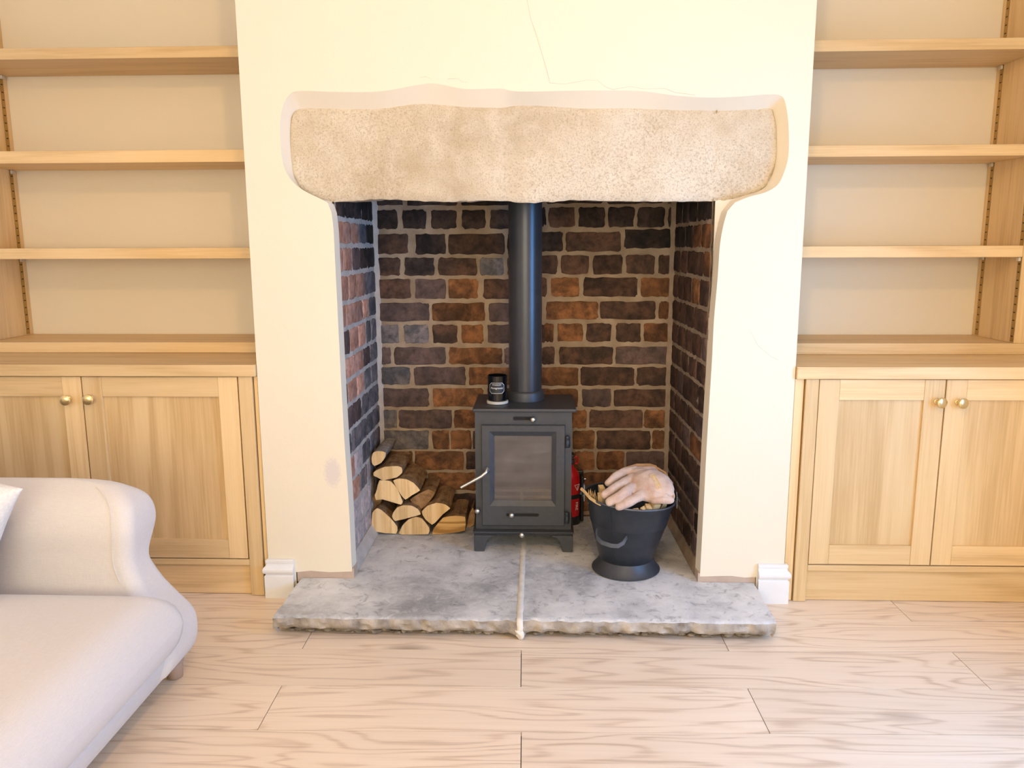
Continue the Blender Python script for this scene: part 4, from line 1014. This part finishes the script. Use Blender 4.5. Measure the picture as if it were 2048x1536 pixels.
# fingers (tip -> knuckle), then palm ridges and gauntlet cuff
addg(capsule_geo([gp(1217, 966, .002), gp(1231, 954, .008), gp(1250, 944, .010), gp(1270, 942, .008)], [.0125, .0145, .0150, .016]))
addg(capsule_geo([gp(1209, 990, .004), gp(1224, 980, .012), gp(1243, 968, .015), gp(1266, 956, .010)], [.0120, .0145, .0150, .016]))
addg(capsule_geo([gp(1219, 1004, .002), gp(1233, 997, .013), gp(1250, 985, .019), gp(1266, 974, .012)], [.0130, .0155, .0160, .016]))
addg(capsule_geo([gp(1238, 1014, .0), gp(1252, 1007, .006), gp(1267, 999, .009), gp(1284, 990, .008)], [.0120, .0140, .0150, .017]))
for a, b, r in (((1272, 950), (1318, 958), .024), ((1272, 962), (1322, 974), .027), ((1280, 976), (1326, 986), .026), ((1286, 986), (1330, 996), .020), ((1300, 946), (1334, 968), .019),
                ((1280, 943), (1312, 944), .017), ((1322, 964), (1339, 992), .017), ((1308, 1000), (1341, 1000), .012), ((1268, 985), (1300, 994), .017)):
    addg(capsule_geo([gp(*a, .004), gp((a[0] + b[0]) / 2, (a[1] + b[1]) / 2, .008), gp(*b, .003)], [r, r, r]))
def addball(c, p, nrm, ra, rb, rn):
    a = (p - c); a = (a - nrm * a.dot(nrm)).normalized(); b = nrm.cross(a); vs_, fs_ = [], []; m, n = 20, 10
    for j in range(n + 1):
        f = math.pi * (j + .02) / (n + .04)
        for i in range(m): t = 2 * math.pi * i / m; vs_.append(c + a * (ra * math.sin(f) * math.cos(t)) + b * (rb * math.sin(f) * math.sin(t)) + nrm * (rn * math.cos(f)))
    for j in range(n):
        for i in range(m): q = (i + 1) % m; fs_.append((j * m + i, (j + 1) * m + i, (j + 1) * m + q, j * m + q))
    fs_ += [tuple(range(m)), tuple(range(n * m, (n + 1) * m))[::-1]]
    addg((vs_, fs_))
GN = V((-.10, -.50, 1)).normalized()
addball(gp(1302, 968, .016), gp(1340, 985, .010), GN, .066, .058, .027)
addball(gp(1318, 976, .012), gp(1340, 1000, .006), GN, .050, .044, .028)
me = bpy.data.meshes.new('glove_raw'); me.from_pydata([tuple(v) for v in gv], [], gf); me.update()
tmp = bpy.data.objects.new('glove_raw', me); COL.objects.link(tmp)
rm = tmp.modifiers.new('remesh', 'REMESH'); rm.mode = 'VOXEL'; rm.voxel_size = .0022
smo = tmp.modifiers.new('smooth', 'SMOOTH'); smo.factor = .6; smo.iterations = 4
dg = bpy.context.evaluated_depsgraph_get(); em = bpy.data.meshes.new_from_object(tmp.evaluated_get(dg))
vs = [v.co.copy() for v in em.vertices]; fs = [tuple(p.vertices) for p in em.polygons]
bpy.data.objects.remove(tmp); bpy.data.meshes.remove(me); bpy.data.meshes.remove(em)
vs = [v + V((0, 0, .0022 * nz(v.x, v.y, v.z, 45))) for v in vs]
glove = mk('leather_glove', vs, fs, 'leather', None, True)
tag(glove, 'pale suede stove glove with yellow lettering lying on the bucket', 'glove')
# tan cuff hem and the second glove's cuff showing behind
# lettering patch on the cuff, laid on the glove surface
gc = gp(1311, 966, .034)
gr = (gp(1322, 982, .028) - gp(1300, 949, .034)).normalized(); gu = (gp(1318, 958, .03) - gp(1304, 968, .03)); gu = (gu - gr * gu.dot(gr)).normalized()
from mathutils.bvhtree import BVHTree
bv = BVHTree.FromPolygons(vs, fs)
gn = gr.cross(gu).normalized()
if gn.dot(CAMPOS - gc) < 0: gn = -gn; gu = -gu
def onglove(v):
    o_ = gc + gr * v.x + gu * v.y + gn * .05
    hit = bv.ray_cast(o_, -gn)
    return (hit[0] if hit[0] else gc + gr * v.x + gu * v.y) + gn * (.0008 + v.z * .5)
text_mesh('cuff_lettering', 'BAYSTOVE', .0125, 'yellow_print', glove, (0, 0, 0), (1, 0, 0), (0, 0, 1), bend=lambda v: onglove(V((v.x * .72, v.y, v.z))))
fw, fh = .0285, .0068
fr_ = [(-fw, -fh), (fw, -fh), (fw, fh), (-fw, fh), (-fw, -fh)]
pts = []
for (a, b), (c, d) in zip(fr_, fr_[1:]):
    pts += [onglove(V((a + (c - a) * t / 8, b + (d - b) * t / 8, 0))) for t in range(8)]
tube('lettering_border', pts + [pts[0]], .0007, 'yellow_print', glove, 5)
hem = [gp(1292, 936, .006), gp(1312, 940, .010), gp(1329, 950, .010), gp(1338, 965, .008), gp(1342, 982, .006), gp(1345, 999, .002)]
hem = [hem[0]] + [a.lerp(b, t) for a, b in zip(hem, hem[1:]) for t in (.33, .66, 1.0)]
strap('cuff', hem, .011, .0035, 'leather_tan', glove, V((0, -.4, 1)))
gb = [gp(1248, 938, .0), gp(1275, 930, .012), gp(1300, 930, .012), gp(1312, 934, .008)]
gb = [p + V((0, .006, -.010)) for p in gb]
sg = strap('leather_glove', gb, .012, .006, 'leather_tan', None, V((0, -.6, 1)))
tag(sg, 'tan cuff of a second glove tucked behind the pale one', 'glove')

# ================================================================ stacked logs
def log(px, yplane, length, label, mats=('bark', 'log_end'), drift=(0, 0), bark_from=None, shrink=.96, flat=None, up=0.0):
    """cut end traced as a polygon, body running back; bark on the round side"""
    front = [PX(640 + u / 4.8, 780 + v / 4.8, 1, yplane) for u, v in px]
    front = [p + V((0, 0, up)) for p in front]
    sub = []
    for i, p in enumerate(front):
        q = front[(i + 1) % len(front)]; sub += [p, p.lerp(q, .5)]
    n = len(sub); c = sum(sub, V()) / n
    # soften the polygon a little
    sm = [(sub[i - 1] + sub[i] * 7 + sub[(i + 1) % n]) / 9 for i in range(n)]
    seg = 8; vs, fs = [], []
    for j in range(seg + 1):
        t = j / seg
        for i, p in enumerate(sm):
            s = 1 + (shrink - 1) * t; w = .0022 * nz(p.x + 7 * c.x, t * length * 3, p.z, 40) if 0 < j else 0
            q = c + (p - c) * (s + (w / max((p - c).length, .01))); vs.append(V((q.x + drift[0] * t, q.y + length * t, q.z + drift[1] * t)))
    for j in range(seg):
        for i in range(n): k = (i + 1) % n; fs.append((j * n + i, (j + 1) * n + i, (j + 1) * n + k, j * n + k))
    fs.append(tuple(range(seg * n, (seg + 1) * n)))
    zmin = min(v.z for v in vs)
    e = mk('firewood_log', vs, fs, mats[0], None, True); sharp(e, 35)
    tag(e, label, 'log', 'stacked firewood by the stove')
    # cut end, slightly domed and proud
    cv = [p + V((0, -.0006, 0)) for p in sm] + [c + (p - c) * .55 + V((0, -.0018 - .001 * nz(p.x, 0, p.z, 60), 0)) for p in sm] + [c + V((0, -.002, 0))]
    cf = [(i, (i + 1) % n, n + (i + 1) % n, n + i) for i in range(n)] + [(n + i, n + (i + 1) % n, 2 * n) for i in range(n)]
    mk('cut_end', cv, cf, mats[1], e)
YLG = .372
log([(500, 1170), (550, 1130), (590, 1150), (680, 1230), (745, 1310), (745, 1385), (490, 1362)], YLG + .002, .205, 'wedge-split log at the stack foot against the left firebox cheek')
log([(760, 1370), (790, 1300), (850, 1240), (920, 1215), (980, 1230), (1050, 1320), (1055, 1388), (765, 1388)], YLG, .205, 'half-round split log in the middle of the bottom row')
log([(1070, 1388), (1090, 1330), (1180, 1220), (1300, 1205), (1400, 1210), (1400, 1355), (1250, 1375)], YLG + .012, .19, 'darker coarse-grained split log next to the stove leg', ('bark', 'log_old'))
log([(700, 1180), (740, 1125), (800, 1105), (880, 1108), (940, 1140), (975, 1195), (860, 1225), (715, 1262), (690, 1215)], YLG - .004, .20, 'thin half-moon split log with a knot in the second row')
log([(975, 1165), (1030, 1110), (1120, 1080), (1200, 1095), (1258, 1135), (1180, 1190), (1120, 1260), (1075, 1298), (1010, 1240), (985, 1200)], YLG - .004, .21, 'fan-shaped split log with broad bark back resting on the dark log')
log([(485, 1060), (500, 1010), (530, 990), (600, 1060), (560, 1110), (520, 1160), (490, 1120)], YLG + .06, .14, 'small dark log wedged between stack and firebox cheek', ('bark', 'log_side'))
log([(565, 862), (680, 870), (745, 950), (798, 1075), (780, 1103), (700, 1078), (600, 1048), (535, 1058), (525, 1010), (545, 960)], YLG - .002, .205, 'square-split log with a reddish knot in its corner')
log([(698, 865), (760, 848), (830, 855), (900, 890), (970, 965), (880, 1010), (820, 1058), (780, 1010), (735, 940)], YLG - .002, .205, 'fan-shaped pale log with smooth bark below the top pair')
log([(858, 1050), (940, 1000), (1040, 950), (1112, 985), (1060, 1060), (975, 1148), (910, 1110)], YLG + .03, .18, 'log with darker end between the two fan-shaped logs', ('bark', 'log_side'))  # cut end takes the darker split-side wood colour
log([(510, 795), (540, 770), (620, 735), (750, 728), (788, 745), (792, 795), (740, 840), (640, 860), (605, 870), (545, 835), (515, 825)], YLG, .20, 'pale-ended log with rough bark below the round branch', ('bark', 'log_end'))
log([(495, 640), (510, 600), (545, 585), (600, 588), (635, 600), (625, 650), (590, 700), (520, 733), (497, 700)], YLG + .012, .195, 'thin round branch with smooth grey bark on top of the stack', ('bark_grey', 'log_end'), shrink=.92)
log([(1405, 1330), (1430, 1190), (1470, 1120), (1490, 1200), (1480, 1300)], YLG + .09, .10, 'short log behind the dark one, beside the stove', ('bark', 'log_side'))

# ================================================================ sofa
sofa = empty('linen_sofa', (-1.3, -1.2, 0), 'cream linen sofa with low rolled arm and turned legs', 'sofa')
def slices(name, lv, mat, parent, n=10):
    """stack of rounded rectangles (z, x0, x1, y0, y1, corner radius at x1 side, at x0 side)"""
    vs, fs = [], []; m = None
    for z, x0, x1, y0, y1, r1, r0 in lv:
        ring = []
        for cx, cy, r, a0 in ((x1, y1, r1, 0), (x0, y1, r0, 90), (x0, y0, r0, 180), (x1, y0, r1, 270)):
            r = min(r, (y1 - y0) * .499, (x1 - x0) * .499)
            cx2 = cx - r if cx == x1 else cx + r; cy2 = cy - r if cy == y1 else cy + r
            for k in range(n + 1): t = math.radians(a0 + 90 * k / n); ring.append(V((cx2 + r * math.cos(t), cy2 + r * math.sin(t), z)))
        m = len(ring); vs += ring
    for j in range(len(lv) - 1):
        for i in range(m): q = (i + 1) % m; fs.append((j * m + i, j * m + q, (j + 1) * m + q, (j + 1) * m + i))
    fs += [tuple(range(m))[::-1], tuple(range((len(lv) - 1) * m, len(lv) * m))]
    o = mk(name, vs, fs, mat, parent, True); sharp(o, 70); return o
def spline(pts, x):
    xs = [p[0] for p in pts]
    if x <= xs[0]: return pts[0][1]
    if x >= xs[-1]: return pts[-1][1]
    for i in range(len(pts) - 1):
        if xs[i] <= x <= xs[i + 1]:
            h = xs[i + 1] - xs[i]; t = (x - xs[i]) / h
            def sl(k): 
                if k <= 0 or k >= len(pts) - 1: return (pts[min(k + 1, len(pts) - 1)][1] - pts[max(k - 1, 0)][1]) / (pts[min(k + 1, len(pts) - 1)][0] - pts[max(k - 1, 0)][0])
                return (pts[k + 1][1] - pts[k - 1][1]) / (pts[k + 1][0] - pts[k - 1][0])
            a, b = pts[i][1], pts[i + 1][1]
            return (2 * t**3 - 3 * t**2 + 1) * a + (t**3 - 2 * t**2 + t) * h * sl(i) + (-2 * t**3 + 3 * t**2) * b + (t**3 - t**2) * h * sl(i + 1)
SBX = XL_ROOM + .012                                       # back of the sofa
XFR = [(.064, -.888), (.075, -.868), (.10, -.853), (.14, -.847), (.18, -.853), (.22, -.884), (.26, -.912), (.30, -.930), (.34, -.939), (.38, -.936), (.42, -.930), (.46, -.932), (.485, -.942), (.505, -.965), (.520, -1.0), (.527, -1.05), (.530, -1.10)]
YOU = [(.064, -.452), (.10, -.446), (.18, -.447), (.24, -.455), (.30, -.470), (.33, -.478), (.36, -.468), (.39, -.452), (.42, -.445), (.45, -.449), (.48, -.464), (.505, -.488), (.530, -.520)]
YIN = [(.064, -.640), (.20, -.605), (.28, -.590), (.36, -.590), (.42, -.597), (.46, -.592), (.49, -.578), (.51, -.556), (.530, -.530)]
def arm(name, flip=None):
    lv = []; N_ = 44
    for i in range(N_ + 1):
        z = .064 + (.530 - .064) * (1 - (1 - i / N_) ** 1.25)
        y0, y1 = spline(YIN, z), spline(YOU, z)
        if flip is not None: y0, y1 = flip - y1, flip - y0
        lv.append((z, SBX + .02, spline(XFR, z), y0, y1, .032, .02))
    return slices(name, lv, 'linen', sofa)
arm1 = arm('arm')
FLIP = -2.62; arm2 = arm('arm', FLIP)
# seam piping on the arm front
def piping(flip=None):
    pts = []
    for i in range(40):
        z = .30 + (.517 - .30) * i / 39; y = spline(YIN, z) - .0008; x = spline(XFR, z) - .036
        pts.append(V((x - .004 * math.sin(i / 39 * 3.14), (flip - y) if flip else y, z)))
    return pts
tube('seam', piping(), .0012, 'linen', arm1, 6); tube('seam', piping(FLIP), .0012, 'linen', arm2, 6)
ya, yb = FLIP + .60, -.60
lv = [(z, SBX + .02, x, ya - .02, yb + .02, r, .02) for z, x, r in ((.062, -.885, .02), (.068, -.878, .02), (.09, -.870, .03), (.12, -.862, .03), (.135, -.866, .03), (.142, -.880, .03))]
slices('base', lv, 'linen', sofa)
# seat cushion with a crowned top
def cushion(name, x0, x1, y0, y1, z0, z1, crown, mat, parent, r=.05, nx=28, ny=36):
    vs, fs = [], []
    def edge(u): return 1 - max(0, abs(u) - .0) ** 7
    for top in (1, 0):
        for j in range(ny + 1):
            for i in range(nx + 1):
                u, v = -1 + 2 * i / nx, -1 + 2 * j / ny
                u2, v2 = math.sin(u * math.pi / 2), math.sin(v * math.pi / 2)
                x = (x0 + x1) / 2 + (x1 - x0) / 2 * u2; y = (y0 + y1) / 2 + (y1 - y0) / 2 * v2
                dx = min(x - x0, x1 - x, r) / r; dy = min(y - y0, y1 - y, r) / r
                k = min(1, math.sqrt(max(0, 1 - (1 - dx) ** 2)), math.sqrt(max(0, 1 - (1 - dy) ** 2)))
                zm = (z0 + z1) / 2
                zz = zm + (z1 - zm + crown * (1 - u2 ** 2) * (1 - v2 ** 4)) * k if top else zm - (zm - z0) * k
                # round the plan corners
                vs.append(V((x, y, zz)))
    m = (nx + 1) * (ny + 1)
    for j in range(ny):
        for i in range(nx):
            a = j * (nx + 1) + i; fs.append((a, a + 1, a + nx + 2, a + nx + 1)); fs.append((m + a, m + a + nx + 1, m + a + nx + 2, m + a + 1))
    ring = [i for i in range(nx + 1)] + [(j) * (nx + 1) + nx for j in range(1, ny + 1)] + [ny * (nx + 1) + i for i in range(nx - 1, -1, -1)] + [j * (nx + 1) for j in range(ny - 1, 0, -1)]
    for a, b in zip(ring, ring[1:] + ring[:1]): fs.append((a, m + a, m + b, b))
    o = mk(name, vs, fs, mat, parent, True); sharp(o, 70); return o
seat = cushion('seat_cushion', -1.62, -.822, ya + .004, yb + .004, .118, .298, .012, 'linen', sofa, .075)
lv = [(z, SBX, x, ya - .02, yb + .02, .03, .02) for z, x in ((.062, -1.66), (.30, -1.64), (.60, -1.67), (.66, -1.69), (.69, -1.73), (.70, -1.76))]
slices('backrest', lv, 'linen', sofa)
for lx, ly in ((-.912, -.476), (-.912, FLIP + .476), (-1.78, -.50), (-1.78, FLIP + .50)):
    lathe('leg', [(.017, .0008), (.019, .003), (.0215, .036), (.0195, .040), (.0240, .043), (.0245, .047), (.0225, .050), (.0255, .054), (.0255, .0635)], (lx, ly, 0), (0, 0, 1), 'limed_leg', sofa, 24)
# scatter cushion leaning in the corner of the sofa
def pillow():
    c = V((-1.325, -.695, .455)); n_ = 26; vs, fs = [], []
    ax, az = V((.94, -.14, -.24)).normalized(), V((.22, .26, .92)).normalized(); ay = ax.cross(az).normalized()
    for s in (1, -1):
        for j in range(n_ + 1):
            for i in range(n_ + 1):
                u, v = math.sin((-1 + 2 * i / n_) * math.pi / 2), math.sin((-1 + 2 * j / n_) * math.pi / 2)
                pin = 1 - .17 * (1 - v * v) * abs(u) ** 2 ; pin2 = 1 - .10 * (1 - abs(u)) * abs(v) ** 3
                th = .062 * ((1 - u ** 4) * (1 - v ** 4)) ** .6
                vs.append(c + ax * (u * .190 * pin) + az * (v * .155 * pin2) + ay * (s * (th + .001)))
    m = (n_ + 1) ** 2
    for j in range(n_):
        for i in range(n_):
            a = j * (n_ + 1) + i; fs.append((a, a + 1, a + n_ + 2, a + n_ + 1)); fs.append((m + a, m + a + n_ + 1, m + a + n_ + 2, m + a + 1))
    ring = list(range(n_ + 1)) + [j * (n_ + 1) + n_ for j in range(1, n_ + 1)] + [n_ * (n_ + 1) + i for i in range(n_ - 1, -1, -1)] + [j * (n_ + 1) for j in range(n_ - 1, 0, -1)]
    for a, b in zip(ring, ring[1:] + ring[:1]): fs.append((a, m + a, m + b, b))
    o = mk('scatter_cushion', vs, fs, 'white_fur', None, True)
    bm = bmesh.new(); bm.from_mesh(o.data); bmesh.ops.recalc_face_normals(bm, faces=bm.faces); bm.to_mesh(o.data); bm.free()
    tag(o, 'white scatter cushion leaning against the sofa arm', 'cushion')
pillow()

# ================================================================ ceiling lamp above the camera
lamp = empty('pendant_lamp', (LAMP_POS.x, LAMP_POS.y, LAMP_POS.z - LAMP_R), 'lit opal globe pendant lamp hanging from the ceiling', 'lamp')
lathe('globe', [(LAMP_R * math.sin(math.pi * i / 16) + .0002, -LAMP_R * math.cos(math.pi * i / 16)) for i in range(17)], LAMP_POS, (0, 0, 1), 'globe', lamp, 32)
lathe('lamp_holder', [(.018, LAMP_R + .0005), (.022, LAMP_R + .006), (.022, LAMP_R + .045), (.008, LAMP_R + .055)], LAMP_POS, (0, 0, 1), 'brass', lamp, 24)
tube('cord', [LAMP_POS + V((0, 0, LAMP_R + .0555)), V((LAMP_POS.x, LAMP_POS.y, Z_CEIL - .03))], .003, 'black_plastic', lamp, 8)
lathe('ceiling_rose', [(.012, Z_CEIL - .03), (.04, Z_CEIL - .016), (.05, Z_CEIL - .0005)], (LAMP_POS.x, LAMP_POS.y, 0), (0, 0, 1), 'white_gloss', lamp, 32)
